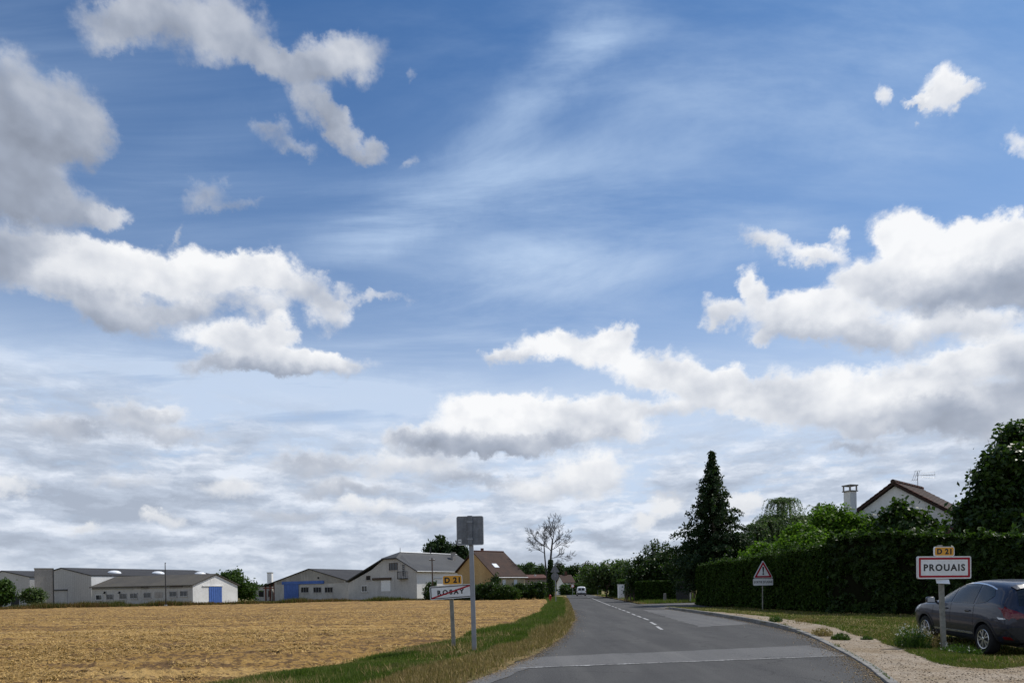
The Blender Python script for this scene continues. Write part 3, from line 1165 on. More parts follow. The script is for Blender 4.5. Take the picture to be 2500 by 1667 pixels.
# near the signs the mown part is thinner towards the road
k_ = (t < 0.70 + 0.14 * smooth01((y - 15) / 8) + 0.10 * fbm2(x, y, 0.8, 3, 61)) & (fbm2(x, y, 0.55, 3, 62) > -0.52 + rng.normal(0, .15, len(x)))
x, y, t = x[k_], y[k_], t[k_]
h = (0.07 + 0.11 * smooth01(fbm2(x, y, 0.9, 3, 44) * 1.5 + .5)) * (0.55 + 0.7 * smooth01((y - 14) / 9))
o = link('verge_grass', blades('verge_grass', np.stack([x, y, verge_z(x, y)], 1), h, 0.013 * (1 + y / 16), M_green))
o['kind'] = 'stuff'
x, y, t = verge_points(70000, 8.5, 108, 0.40, 1.02, 47)
k_ = (t > 0.68 + 0.13 * smooth01((y - 15) / 8) + 0.10 * fbm2(x, y, 0.8, 3, 61)) & (rng.random(len(x)) < 0.45 + 0.55 * smooth01((1.0 - t) * 6))
x, y, t = x[k_], y[k_], t[k_]
h = (0.09 + 0.20 * smooth01((y - 16) / 5) * smooth01((1.02 - t) * 5) * smooth01(fbm2(x, y, 0.5, 2, 9) + .8)) * rng.uniform(0.6, 1.2, len(x))
o = link('dry_grass', blades('dry_grass', np.stack([x, y, verge_z(x, y)], 1), h, 0.011 * (1 + y / 16), M_dry, 0.4))
o['kind'] = 'stuff'
# bleached stalks among the green and along the field edge
x, y, t = verge_points(20000, 8.5, 70, -0.10, 0.6, 49)
k_ = fbm2(x, y, 0.7, 3, 66) > 0.10 + rng.normal(0, .12, len(x))
x, y = x[k_], y[k_]
o = link('dry_stalks', blades('dry_stalks', np.stack([x, y, verge_z(x, y)], 1), 0.13, 0.010 * (1 + y / 18), M_dry, 0.6))
o['kind'] = 'stuff'

# right bank: gravel path, lawn --------------------------------------------------
PATH_TOP = [(9.75, 41.0), (9.95, 35.0), (10.35, 30.0), (10.25, 26.3), (9.72, 21.0), (9.12, 18.2), (8.85, 16.7), (8.38, 15.4), (7.95, 13.9), (7.55, 12.6), (7.15, 11.5), (7.09, 10.8), (7.45, 10.5), (8.2, 10.9), (9.5, 11.0), (14.0, 10.6)]


def right_keep(x, y):
    return (x > edge_x(RIGHT, y) + 0.08) & (y < 44.5 + 0.04 * x)


xs_ = np.arange(4.0, 34.0, 0.25)
ys_ = np.arange(6.0, 46.0, 0.25)
bumps = lambda x, y: 0.018 * fbm2(x, y, 0.9, 3, 71) * smooth01((x - edge_x(RIGHT, y) - 0.2) * 2)
struct('lawn', grid_patch('lawn', xs_, ys_, right_keep, lambda x, y: z_right(x, y) + bumps(x, y) - 0.012, M_lawn))

path_poly = [(p[0] + 0.12, p[1]) for p in spline(RIGHT, 0.5) if p[1] < 41.0] + [(9.75, 41.0)] + PATH_TOP[1:] + [(14.0, 5.0), (4.0, 5.0)]
xs_ = np.arange(4.0, 14.0, 0.09)
ys_ = np.arange(6.0, 42.0, 0.12)


def path_keep(x, y):
    j = 0.16 * fbm2(x, y, 0.9, 4, 81)
    return in_poly(x + j, y + 0.16 * fbm2(x, y, 0.9, 4, 82), path_poly) & (x > edge_x(RIGHT, y) + 0.11)


struct('gravel_path', grid_patch('gravel_path', xs_, ys_, path_keep, lambda x, y: z_right(x, y) + bumps(x, y) + 0.004 + 0.006 * fbm2(x, y, 4, 2, 5), M_gravel))

# loose stones on the path
M_stone = leafy('pebble', (0.20, 0.155, 0.11), (0.50, 0.43, 0.34), None, 0.9, 0.0, 0.1)
n_ = 16000
y = 1.0 / rng.uniform(1 / 34.0, 1 / 7.5, n_)
x = rng.uniform(0.3, 0.85, n_) * y
k_ = path_keep(x, y)
x, y = x[k_], y[k_]
n_ = len(x)
r_ = rng.uniform(0.008, 0.022, n_)[:, None]
c_ = np.stack([x, y, z_right(x, y) + bumps(x, y) + 0.006], 1)
tet = rng.normal(size=(n_, 4, 3)) * np.array([1, 1, .6])
tet = c_[:, None, :] + tet / np.linalg.norm(tet, axis=2, keepdims=True) * r_[:, None, :]
f_ = (np.arange(n_)[:, None, None] * 4 + np.array([[0, 1, 2], [0, 3, 1], [1, 3, 2], [2, 3, 0]])[None]).reshape(-1, 3)
o = link('loose_gravel', raw_mesh('loose_gravel', tet.reshape(-1, 3), f_, M_stone))
o['kind'] = 'stuff'

# grit washed to the road's edges
n_ = 14000
y = 1.0 / rng.uniform(1 / 45.0, 1 / 8.5, n_)
left_ = rng.random(n_) < 0.6
x = np.where(left_, edge_x(LEFT, y) + 0.02 + rng.exponential(0.10, n_), edge_x(RIGHT, y) - 0.01 - rng.exponential(0.16, n_))
r_ = rng.uniform(0.004, 0.012, n_)[:, None] * (1 + y[:, None] / 40)
c_ = np.stack([x, y, np.full(n_, 0.006)], 1)
tet = rng.normal(size=(n_, 4, 3)) * np.array([1, 1, .5])
tet = c_[:, None, :] + tet / np.linalg.norm(tet, axis=2, keepdims=True) * r_[:, None, :]
f_ = (np.arange(n_)[:, None, None] * 4 + np.array([[0, 1, 2], [0, 3, 1], [1, 3, 2], [2, 3, 0]])[None]).reshape(-1, 3)
M_grit = leafy('road_grit', (0.17, 0.125, 0.075), (0.42, 0.32, 0.20), None, 0.9, 0.0, 0.1)
o = link('road_grit', raw_mesh('road_grit', tet.reshape(-1, 3), f_, M_grit))
o['kind'] = 'stuff'

# lawn grass
M_lawng = leafy('lawn_green', (0.065, 0.085, 0.012), (0.135, 0.135, 0.028), (0.18, 0.140, 0.050), 0.6, 0.25, 0.12)
n_ = 130000
y = 1.0 / rng.uniform(1 / 46.0, 1 / 9.5, n_)
x = rng.uniform(0.2, 0.85, n_) * y
k_ = right_keep(x, y) & (~path_keep(x, y)) & (fbm2(x, y, 0.7, 3, 91) > -0.45 + rng.normal(0, .2, n_))
x, y = x[k_], y[k_]
h = 0.045 + 0.05 * smooth01(fbm2(x, y, 0.8, 3, 92) + .4)
o = link('lawn_grass', blades('lawn_grass', np.stack([x, y, z_right(x, y) + bumps(x, y) - 0.012], 1), h, 0.012 * (1 + y / 18), M_lawng, 0.5))
o['kind'] = 'stuff'
# withered grass along path edge and kerb
n_ = 60000
y = 1.0 / rng.uniform(1 / 44.0, 1 / 9.0, n_)
x = rng.uniform(0.2, 0.85, n_) * y
k1 = right_keep(x, y) & (fbm2(x, y, 1.1, 4, 96) > 0.10 + rng.normal(0, .1, n_)) & ((~path_keep(x, y)) | ((y > 21) & (fbm2(x, y, 0.8, 2, 97) > 0.0)))
x, y = x[k1], y[k1]
o = link('dry_grass', blades('dry_grass', np.stack([x, y, z_right(x, y) + bumps(x, y) - 0.01], 1), 0.07, 0.012 * (1 + y / 18), M_dry, 0.7))
o['kind'] = 'stuff'

# verge beyond the side road ------------------------------------------------------
far_poly = [(10.75, 57.2), (11.6, 58.0), (13.0, 58.9), (15.8, 60.0), (36, 60.0), (44, 150), (19.5, 150.0), (17.8, 146.0), (16.2, 130.0), (14.5, 103.0), (12.4, 76.0), (11.3, 63.0)]
sheet('far_verge', ragged(far_poly, 0.1, 1.0), 0.03, M_verge)
n_ = 26000
y = 1.0 / rng.uniform(1 / 148.0, 1 / 57.5, n_)
x = rng.uniform(0.09, 0.3, n_) * y
k_ = in_poly(x, y, far_poly)
x, y = x[k_], y[k_]
k2 = (x - np.interp(y, [p[1] for p in RIGHT_FAR[:6]], [p[0] for p in RIGHT_FAR[:6]])) > 0.9 + rng.normal(0, .4, len(x))
o = link('dry_grass', blades('dry_grass', np.stack([x[~k2], y[~k2], np.full((~k2).sum(), .03)], 1), 0.12, 0.06, M_dry, 0.5))
o['kind'] = 'stuff'
o = link('verge_grass', blades('verge_grass', np.stack([x[k2], y[k2], np.full(k2.sum(), .03)], 1), 0.28, 0.07, M_green, 0.4))
o['kind'] = 'stuff'
# ------------------------------------------------------------------ buildings
M_conc = weathered('grey_render', (0.47, 0.455, 0.43), (0.39, 0.38, 0.36), (0.23, 0.22, 0.21), 0.25, 1.6)
M_shedgrey = weathered('hangar_sheet', (0.46, 0.45, 0.435), (0.42, 0.41, 0.395), (0.34, 0.33, 0.32), 0.1, 0.8, 0.8, 0.3, 0.05, (.866, -.5, 12.0, .28))
M_white = weathered('white_render', (0.80, 0.79, 0.76), (0.74, 0.73, 0.70), (0.56, 0.55, 0.52), 0.4, 1.4, 0.85, 0.35, 0.1)
M_oldwhite = weathered('old_whitewash', (0.76, 0.75, 0.73), (0.66, 0.65, 0.63), (0.42, 0.41, 0.40), 0.5, 1.8, 0.9, 0.8)
M_brownconc = weathered('brown_concrete', (0.36, 0.33, 0.30), (0.30, 0.275, 0.25), (0.20, 0.185, 0.17), 0.4, 1.4)
M_darkconc = weathered('old_grey_cladding', (0.34, 0.32, 0.285), (0.26, 0.245, 0.22), (0.42, 0.40, 0.36), 0.3, 1.2, 0.9, 0.7)
M_fibre = weathered('fibre_cement_roof', (0.105, 0.095, 0.080), (0.080, 0.074, 0.066), (0.135, 0.115, 0.066), 0.25, 0.8, 0.9, 0.6, 0.25, (-.928, .372, 14.0, .35))
M_slate = weathered('slate_roof', (0.070, 0.072, 0.075), (0.054, 0.056, 0.060), (0.095, 0.094, 0.09), 0.3, 1.5, 0.7, 0.4)
M_darkroof = weathered('dark_roof', (0.048, 0.047, 0.048), (0.038, 0.037, 0.039), (0.065, 0.063, 0.06), 0.2, 0.9, 0.75, 0.4, 0.25, (.5, .866, 9.0, .35))
M_tile = weathered('brown_tile', (0.062, 0.037, 0.028), (0.046, 0.030, 0.025), (0.088, 0.052, 0.036), 0.8, 2.0, 0.85, 0.5)
M_tile_red = weathered('red_tile', (0.105, 0.046, 0.034), (0.080, 0.038, 0.030), (0.135, 0.068, 0.048), 0.8, 2.0, 0.85, 0.5)
M_ochre = weathered('ochre_render', (0.46, 0.32, 0.145), (0.38, 0.26, 0.12), (0.50, 0.40, 0.23), 0.35, 1.2, 0.95, 0.5)
M_ochre_lit = weathered('ochre_sunlit_tone', (0.48, 0.40, 0.25), (0.40, 0.33, 0.20), (0.33, 0.26, 0.16), 0.5, 1.2)  # paler copy of the ochre render, sunlit tone put into the colour
M_blue = weathered('blue_paint', (0.075, 0.15, 0.42), (0.06, 0.125, 0.36), (0.10, 0.18, 0.40), 0.6, 2.0, 0.6, 0.4, 0.05)
M_dark = plain('opening_shade', (0.018, 0.018, 0.018), 0.9)  # near-black colour painted in for the shade inside openings
M_wood = plain('dark_wood', (0.07, 0.045, 0.03), 0.8)
M_rust = plain('rust_red_timber', (0.16, 0.05, 0.035), 0.8)
M_frame = plain('white_paint', (0.70, 0.70, 0.68), 0.5)
M_greyframe = plain('grey_frame', (0.33, 0.32, 0.31), 0.6)
M_pane = glass('window_glass')
M_metal = plain('galvanised', (0.36, 0.37, 0.38), 0.45, 0.6, 0.5, 0.1, 3.0)
M_iron = plain('dark_iron', (0.04, 0.04, 0.042), 0.6, 0.3)
M_skylight = plain('roof_dome', (0.78, 0.80, 0.82), 0.3)


class Facade:
    """an upright wall plane: measures points of the photograph along the wall"""

    def __init__(self, px, depth, direction):
        a, _ = ray(px, 1440)
        self.p = Vector((a * depth, depth, 0))
        self.g = Vector((direction[0], direction[1], 0)).normalized()
        n = Vector((self.g.y, -self.g.x, 0))
        self.n = n if n.dot(-self.p) > 0 else -n           # outward, to the viewer

    def hit(self, px, py):
        a, b = ray(px, py)
        t = (a * self.p.y - self.p.x) / (self.g.x - a * self.g.y)
        d = self.p.y + t * self.g.y
        return t, EYE + b * d

    def pt(self, t, z, out=0.0):
        return self.p + self.g * t + self.n * out + Vector((0, 0, z))

    def at(self, px, py, out=0.0):
        t, z = self.hit(px, py)
        return self.pt(t, z, out)

    def slab(self, mb, t0, z0, t1, z1, o0, o1):
        return mb.prism([self.pt(t0, z0, o0), self.pt(t1, z0, o0), self.pt(t1, z1, o0), self.pt(t0, z1, o0)], self.n * (o1 - o0))

    def rect(self, mb, px0, py0, px1, py1, o0, o1):
        t0, z1 = self.hit(px0, (py0))
        t1, z0 = self.hit(px1, (py1))
        return self.slab(mb, t0, z0, t1, z1, o0, o1)


def window(f, parent, px0, py0, px1, py1, bars=1, fm=None, cross=0, sill=True, pm=None, fw=0.07):
    """frame (> pane, sill) set in a wall"""
    t0, z1 = f.hit(px0, py0)
    t1, z0 = f.hit(px1, py1)
    if t0 > t1:
        t0, t1 = t1, t0
    m = MB()
    f.slab(m, t0, z0, t0 + fw, z1, 0.01, 0.07)
    f.slab(m, t1 - fw, z0, t1, z1, 0.01, 0.07)
    f.slab(m, t0 + fw, z0, t1 - fw, z0 + fw, 0.012, 0.065)
    f.slab(m, t0 + fw, z1 - fw, t1 - fw, z1, 0.012, 0.065)
    for k in range(bars):
        c = t0 + (t1 - t0) * (k + 1) / (bars + 1)
        f.slab(m, c - fw * .4, z0 + fw, c + fw * .4, z1 - fw, 0.014, 0.055)
    for k in range(cross):
        c = z0 + (z1 - z0) * (k + 1) / (cross + 1)
        f.slab(m, t0 + fw, c - .03, t1 - fw, c + .03, 0.016, 0.05)
    w = m.build('window', fm or M_frame, parent, world=True)
    p = f.slab(MB(), t0 + fw * .5, z0 + fw * .5, t1 - fw * .5, z1 - fw * .5, 0.004, 0.022).build('pane', pm or M_pane)
    p.parent = w
    if sill:
        s = f.slab(MB(), t0 - 0.08, z0 - 0.10, t1 + 0.08, z0 - 0.005, 0.003, 0.12).build('sill', M_conc)
        s.parent = w
    for c in w.children:
        c.matrix_parent_inverse = Matrix.Identity(4)
    return w


def door(f, parent, px0, py0, px1, py1, mat, name='door', planks=0, out=0.05):
    t0, z1 = f.hit(px0, py0)
    t1, _ = f.hit(px1, py1)
    if not planks:
        return f.slab(MB(), t0, 0.0, t1, z1, 0.005, out).build(name, mat, parent, world=True)
    d = f.slab(MB(), t0, 0.0, t1, z1, 0.005, out * .5).build(name, mat, parent, world=True)
    for k in range(planks):
        a, b = t0 + (t1 - t0) * k / planks, t0 + (t1 - t0) * (k + 1) / planks
        o = f.slab(MB(), a + .01, 0.05, b - .01, z1 - 0.02, out * .5 + .002, out).build('plank', mat)
        o.parent = d
    return d


def roof_slab(mb, quad, thick=0.16):
    return mb.prism(quad, (0, 0, -thick))


def gable_building(name, label, cat, f, prof, length, rdir, wall_m, roof_m, over=0.25, z0=-0.3, group=None):
    """prof: roof line on the facade, [(t, z)] from one eave over the ridge to the other"""
    root = thing(name, label, cat, f.pt(0, 0), group=group)
    rd = Vector((rdir[0], rdir[1], 0)).normalized()
    ts = [p[0] for p in prof]
    poly = [f.pt(ts[0], z0)] + [f.pt(t, z - 0.02) for t, z in prof] + [f.pt(ts[-1], z0)]
    MB().prism(poly, rd * length).build('wall', wall_m, root, world=True)
    for k in range(len(prof) - 1):
        (ta, za), (tb, zb) = prof[k], prof[k + 1]
        sl = (zb - za) / (tb - ta)
        e = over
        if k == 0:
            ta, za = ta - e, za - sl * e
        if k == len(prof) - 2:
            tb, zb = tb + e, zb + sl * e
        a, b = f.pt(ta, za + 0.14, 0), f.pt(tb, zb + 0.14, 0)
        MB().prism([a - rd * over, b - rd * over, b + rd * (length + over), a + rd * (length + over)], (0, 0, -0.15)).build('roof', roof_m, root, world=True)
    return root, rd


# ---- leftmost hangar
f = Facade(5, 118.0, (.866, -.5))
ridge_t, ridge_z = f.hit(6, 1394)
rt, rz_ = f.hit(72, 1408)
hangar2, rd = gable_building('hangar', 'grey hangar cut by the left edge of the view, dark doorway in its gable', 'hangar', f,
                             [(-9, 4.6), (ridge_t, ridge_z), (rt, rz_)], 18, (.5, .866), M_shedgrey, M_darkroof, 0.15, group='grey hangars beyond the field')
door(f, hangar2, 27, 1453, 47, 1478, M_dark, 'doorway')
c = f.pt(rt - 3.2, rz_ + 0.95) + rd * 3.5
MB().lathe([(1.0, -0.3), (1.0, 0.12), (0.85, 0.32), (0.5, 0.45), (0.08, 0.5)], 16, c=c).build('roof_dome', M_skylight, hangar2, world=True, smooth=True)

# ---- main hangar
f = Facade(150, 108.0, (.866, -.5))
rt_, rz_ = f.hit(150, 1387)
l_, lz = f.hit(100, 1402)
r_, rz2 = f.hit(222, 1405)
hangar, rd = gable_building('hangar', 'long grey hangar with dark roof, roller door and white side wall', 'hangar', f,
                            [(l_, lz), (rt_, rz_), (r_, rz2)], 23, (.5, .866), M_shedgrey, M_darkroof, 0.12, group='grey hangars beyond the field')
t0, z1 = f.hit(128, 1442)
t1, _ = f.hit(165, 1478)
d_ = f.slab(MB(), t0, 0.0, t1, z1, 0.004, 0.05).build('roller_door', M_conc, hangar, world=True)
f.slab(MB(), t0 - .1, z1, t1 + .1, z1 + .22, 0.004, 0.14).build('door_hood', M_iron, hangar, world=True)
# side wall skin in white
sw = Facade(222, 103.0, (.5, .866))
sw.p = f.pt(r_, 0)
sw.n = Vector((sw.g.y, -sw.g.x, 0))
sw.slab(MB(), 0.02, -0.3, 23.0, rz2 - 0.06, 0.004, 0.06).build('side_wall', M_white, hangar, world=True)
for tt in (5.2, 12.6, 20.6):
    c = f.pt(r_ - 2.9, rz2 + 2.9 * (rz_ - rz2) / (r_ - rt_) + 0.06) + rd * tt
    MB().lathe([(1.0, -0.25), (1.0, 0.08), (0.85, 0.26), (0.5, 0.40), (0.1, 0.44)], 18, c=c).build('roof_dome', M_skylight, hangar, world=True, smooth=True)

# ---- concrete tower between the two
a0, a1 = at(72, 1388, 100.0), at(110, 1388, 100.0)
root = thing('silo_tower', 'square brown concrete tower standing between the two grey hangars', 'tower', ((a0.x + a1.x) / 2, 101.4, 0))
w_ = (a1.x - a0.x)
MB().box((0, 0, a0.z / 2 - 0.2), (w_, 2.6, a0.z + 0.35), 0.6).build('wall', M_brownconc, root)
MB().box((0, 0, a0.z + 0.04), (w_ + .12, 2.72, 0.12), 0.6).build('cap', M_darkconc, root)
q = Matrix.Rotation(0.6, 3, 'Z') @ Vector((w_ / 2 + .02, -1.36, 0))
MB().tube([(q.x, q.y, 0), (q.x, q.y, a0.z)], 0.07, 8).build('downpipe', M_iron, root)

# ---- long low workshop with the white gable and the blue door
fs = Facade(470, 95.0, (-.928, .372))        # window side, seen from its right corner
ff = Facade(470, 95.0, (.364, .93))          # white gable
ff.n = Vector((ff.g.y, -ff.g.x, 0))
ez = 2.80
gw = ff.hit(579, 1427)[0]
pt_, pz_ = ff.hit(524, 1402)
lt = fs.hit(224, 1440)[0]
shed = thing('workshop', 'long low workshop with a row of windows, mossy roof and whitewashed gable with blue door', 'workshop', ff.pt(0, 0))
poly = [ff.pt(0, -.3), ff.pt(0, ez), ff.pt(gw / 2, pz_), ff.pt(gw, ez), ff.pt(gw, -.3)]
MB().prism(poly, fs.g * lt).build('wall', M_conc, shed, world=True)
for (ta, za, tb, zb) in ((-0.3, ez - .14, gw / 2, pz_ + .02), (gw / 2, pz_ + .02, gw + .3, ez - .14)):
    a, b = ff.pt(ta, za + .13), ff.pt(tb, zb + .13)
    MB().prism([a - fs.g * .25, b - fs.g * .25, b + fs.g * (lt + .2), a + fs.g * (lt + .2)], (0, 0, -.13)).build('roof', M_fibre, shed, world=True)
skin = MB()
skin.prism([ff.pt(0.0, -.3, .004), ff.pt(0.0, ez - .1, .004), ff.pt(gw / 2, pz_ - .1, .004), ff.pt(gw, ez - .1, .004), ff.pt(gw, -.3, .004)], ff.n * .05)
skin.build('gable_wall', M_oldwhite, shed, world=True)
t0, z1 = ff.hit(509, 1431)
t1, _ = ff.hit(541, 1465)
dd = ff.slab(MB(), t0, 0, t1, z1, .056, .09).build('door', M_blue, shed, world=True)
for k in range(6):
    a, b = t0 + (t1 - t0) * k / 6, t0 + (t1 - t0) * (k + 1) / 6
    ff.slab(MB(), a + .03, .05, b - .03, z1 - .05, .092, .12).build('plank', M_blue, dd)
ff.slab(MB(), t0 - 1.2, z1 + .02, t1 + .2, z1 + .16, .056, .16).build('door_rail', M_oldwhite, shed, world=True)
for (x0, x1, kind) in [(234, 250, 'b'), (260, 277, 'w'), (292, 310, 'w'), (318, 336, 'w'), (351, 369, 'w'), (378, 397, 'n'), (414, 432, 'w'), (440, 458, 'w')]:
    yt = 1452 - (x0 - 234) * 0.045
    if kind == 'n':
        fs.rect(MB(), x0, yt - 1, x1, yt + 13, .004, .05).build('shutter', M_brownconc, shed, world=True)
    else:
        window(fs, shed, x0, yt - 1, x1, yt + 12, 1 if kind == 'w' else 0, M_greyframe if kind == 'w' else M_frame)
for (x0, x1) in ((345, 363), (415, 446)):
    fs.rect(MB(), x0, 1433 - (x0 - 300) * .03, x1, 1437.5 - (x0 - 300) * .03, .004, .10).build('lintel_beam', M_wood, shed, world=True)
a, b = fs.pt(0.1, ez - .30, .08), fs.pt(lt - .1, ez - .30, .08)
MB().tube([a, b], 0.06, 6).build('gutter', M_metal, shed, world=True)
for px in (258, 294):
    c = fs.at(px, 1444.5, .12)
    MB().tube([c - fs.n * .1, c + fs.n * .08, c + fs.n * .14 + Vector((0, 0, -.22))], [.05, .12, .2], 8).build('wall_lamp', M_iron, shed, world=True)

# pole in front of the workshop
b = gnd(404, 1468)
root = thing('metal_pole', 'thin dark pole standing in front of the long workshop', 'pole', (at(404, 1400, 88).x, 88, 0))
MB().tube([(0, 0, 0), (-.03, 0, 5.55)], [.075, .05], 8).build('mast', M_iron, root)
MB().box((0, 0, 0.1), (0.3, 0.3, 0.2)).build('foot', M_conc, root)
MB().lathe([(.06, 5.5), (.075, 5.56), (.03, 5.62)], 8).build('cap', M_iron, root)

# ---- grey barn with the blue sliding door
f = Facade(755, 131.0, (.87, -.5))
pk = f.hit(755, 1389)
le = f.hit(642, 1430)
re = f.hit(851, 1418)
barn, rd = gable_building('barn', 'low grey barn with broad gable, blue sliding door and three dark windows', 'barn', f,
                          [(f.hit(670, 1421)[0], f.hit(670, 1421)[1]), pk, re], 15, (.5, .87), M_conc, M_darkroof, 0.25)
# upper half clad in darker sheets
la_, lb_ = f.hit(674, 1425), f.hit(845, 1423)
zc_ = f.hit(755, 1424)[1]
sh = MB()
n_ = 9
for k in range(n_):
    ta = f.hit(676, 1425)[0] + (re[0] - 1.1 - f.hit(676, 1425)[0]) * k / n_
    tb = f.hit(676, 1425)[0] + (re[0] - 1.1 - f.hit(676, 1425)[0]) * (k + 1) / n_ - .03

    def roof_at(t):
        if t < pk[0]:
            return np.interp(t, [le[0], pk[0]], [le[1], pk[1]])
        return np.interp(t, [pk[0], re[0]], [pk[1], re[1]])
    pts = [f.pt(ta, zc_, .004), f.pt(tb, zc_, .004), f.pt(tb, max(zc_ + .05, roof_at(tb) - .05), .004)]
    if ta < pk[0] < tb:
        pts.append(f.pt(pk[0], pk[1] - .05, .004))
    pts.append(f.pt(ta, max(zc_ + .05, roof_at(ta) - .05), .004))
    MB().prism(pts, f.n * .04).build('cladding_panel', M_darkconc, barn, world=True)
f.rect(MB(), 690, 1419.5, 792, 1424, .05, .22).build('door_rail', M_blue, barn, world=True)
t0, z1 = f.hit(694, 1424.5)
t1, _ = f.hit(730, 1463)
dd = f.slab(MB(), t0, 0, t1, z1, .06, .10).build('sliding_door', M_blue, barn, world=True)
for k in range(5):
    a, b = t0 + (t1 - t0) * k / 5, t0 + (t1 - t0) * (k + 1) / 5
    f.slab(MB(), a + .02, .05, b - .02, z1 - .05, .102, .125).build('plank', M_blue, dd)
for (x0, x1) in ((735, 754), (765, 785), (793, 813)):
    window(f, barn, x0, 1432.5, x1, 1446, 2, M_greyframe, pm=M_dark)
f.rect(MB(), 775.5, 1408, 780, 1412.5, .045, .06).build('vent', M_dark, barn, world=True)
# lean-to on its left under the run-on roof
lt_root = thing('lean_to', 'open lean-to with rust red timbers under the left end of the barn roof', 'lean-to', f.pt(le[0], 0))
tl, tr = le[0], f.hit(670, 1421)[0]
za, zb = f.hit(642, 1431)[1], f.hit(670, 1421.5)[1]
a, b = f.pt(tl, za + .1), f.pt(tr - .3, zb + .08)
MB().prism([a - rd * .3, b - rd * .3, b + rd * 7, a + rd * 7], (0, 0, -.14)).build('roof', M_darkroof, lt_root, world=True)
for t in (tl + .4, (tl + tr) / 2, tr - .5):
    zt = np.interp(t, [tl, tr], [za, zb]) - .1
    f.slab(MB(), t, 0, t + .2, zt, -.35, -.15).build('post', M_rust, lt_root, world=True)
f.slab(MB(), tl + .1, za - .45, tr - .3, za - .2, -.14, .02).build('beam', M_rust, lt_root, world=True)
f.slab(MB(), tl + .3, -.3, tr - .4, za - .1, -5.0, -4.8).build('back_wall', M_brownconc, lt_root, world=True)
# little low shed left of it
f2 = Facade(640, 140.0, (1, -.12))
shed2 = thing('low_shed', 'small low grey shed with two dark openings left of the barn', 'shed', f2.pt(0, 0))
ta, zt = f2.hit(620, 1434)
tb, zt2 = f2.hit(664, 1428)
MB().prism([f2.pt(ta, -.3), f2.pt(tb, -.3), f2.pt(tb, zt2), f2.pt(ta, zt)], -f2.n * 5).build('wall', M_conc, shed2, world=True)
MB().prism([f2.pt(ta - .2, zt + .1, .2), f2.pt(tb, zt2 + .1, .2), f2.pt(tb, zt2 + .1, -5.2), f2.pt(ta - .2, zt + .1, -5.2)], (0, 0, -.1)).build('roof', M_fibre, shed2, world=True)
for (x0, x1) in ((631, 644), (655, 662)):
    f2.rect(MB(), x0, 1441, x1, 1456, .004, .03).build('opening_shade_slab', M_dark, shed2, world=True)  # dark slab on the wall, painted shade instead of a real hole
f2.rect(MB(), 614, 1443, 620, 1462, -2, .0).build('side_board', M_greyframe, shed2, world=True)
c = at(660, 1440, 146)
chim = thing('vent_stack', 'pale square vent stack standing behind the low shed', 'stack', (c.x, 146, 0))
zt = at(660, 1398, 146).z
MB().box((0, 0, zt / 2), (0.95, 0.95, zt)).build('shaft', M_white, chim)
MB().box((0, 0, zt + .06), (1.1, 1.1, .14)).build('cap', M_darkconc, chim)

# ---- grey farmhouse, half-hipped gable to the field
f = Facade(960, 112.0, (.8, -.6))
rdir = Vector((.6, .8, 0))
house = thing('farmhouse', 'grey rendered farmhouse with half hipped slate roof and catslide, white front wall', 'house', f.pt(0, 0))
E0 = f.hit(850, 1419)
K1 = f.hit(908, 1388)
H1 = f.hit(936, 1362)
H2 = f.hit(971, 1362)
E1 = f.hit(1016, 1391)
zr = f.hit(960, 1346)[1]
hz = (H1[1] + H2[1]) / 2
wall = [f.pt(E0[0], -.3), f.pt(E0[0] + .2, E0[1] - .2), f.pt(K1[0], K1[1] - .15), f.pt(H1[0], hz - .15), f.pt(H2[0], hz - .15), f.pt(E1[0], E1[1] - .1), f.pt(E1[0], -.3)]
MB().prism(wall, rdir * 15.5).build('wall', M_conc, house, world=True)
apex = f.pt(0, zr) + rdir * 1.7
apex_far = f.pt(0, zr) + rdir * 15.8
o_ = rdir * .35
r_r = MB().prism([f.pt(H2[0], hz) - o_, f.pt(E1[0] + .5, E1[1] - .12) - o_, f.pt(E1[0] + .5, E1[1] - .12) + rdir * 16, apex_far, apex], (0, 0, -.18)).build('roof', M_slate, house, world=True)
MB().prism([f.pt(H1[0], hz) - o_, f.pt(E0[0] - .3, E0[1] + .05) - o_, f.pt(E0[0] - .3, E0[1] + .05) + rdir * 16, apex_far + Vector((0, 0, -.01)), apex + Vector((0, 0, -.01))], (0, 0, -.18)).build('roof', M_slate, house, world=True)
MB().prism([f.pt(H1[0] - .05, hz + .02) - o_ * 1.3, f.pt(H2[0] + .05, hz + .02) - o_ * 1.3, apex + Vector((0, 0, .03))], (0, 0, -.16)).build('hip', M_slate, house, world=True)
MB().tube([apex, apex_far + Vector((0, 0, .03))], .10, 6).build('ridge_tiles', M_metal, house, world=True)
MB().tube([apex, apex + Vector((0, 0, .7))], .05, 6).build('finial', M_metal, house, world=True)
cp = apex + rdir * 11.5 + Vector((1.2, -1.2, -.6))
ch = MB().box(cp, (.6, .6, 1.5), .7).build('chimney', M_brownconc, house, world=True)
MB().box(cp + Vector((0, 0, .79)), (.75, .75, .10), .7).build('cap', M_darkconc, ch)
MB().tube([apex + rdir * 7.2 + Vector((0, 0, -.3)), apex + rdir * 7.2 + Vector((0, 0, 1.1))], .12, 8).build('flue', M_iron, house, world=True)
window(f, house, 950, 1374, 971, 1391, 2, M_wood)
window(f, house, 894.5, 1405, 904.5, 1415.5, 0, M_wood, pm=M_dark)
window(f, house, 883, 1429, 897, 1444, 1, M_frame)
f.rect(MB(), 931, 1416.5, 954, 1442.5, .004, .06).build('white_board', M_frame, house, world=True)
f.rect(MB(), 910, 1410.5, 956, 1414.5, .004, .22).build('lintel', M_wood, house, world=True)
window(f, house, 982, 1377, 989, 1405, 0, M_greyframe, 5, False)
bal = MB()
c = f.at(985, 1411, .0)
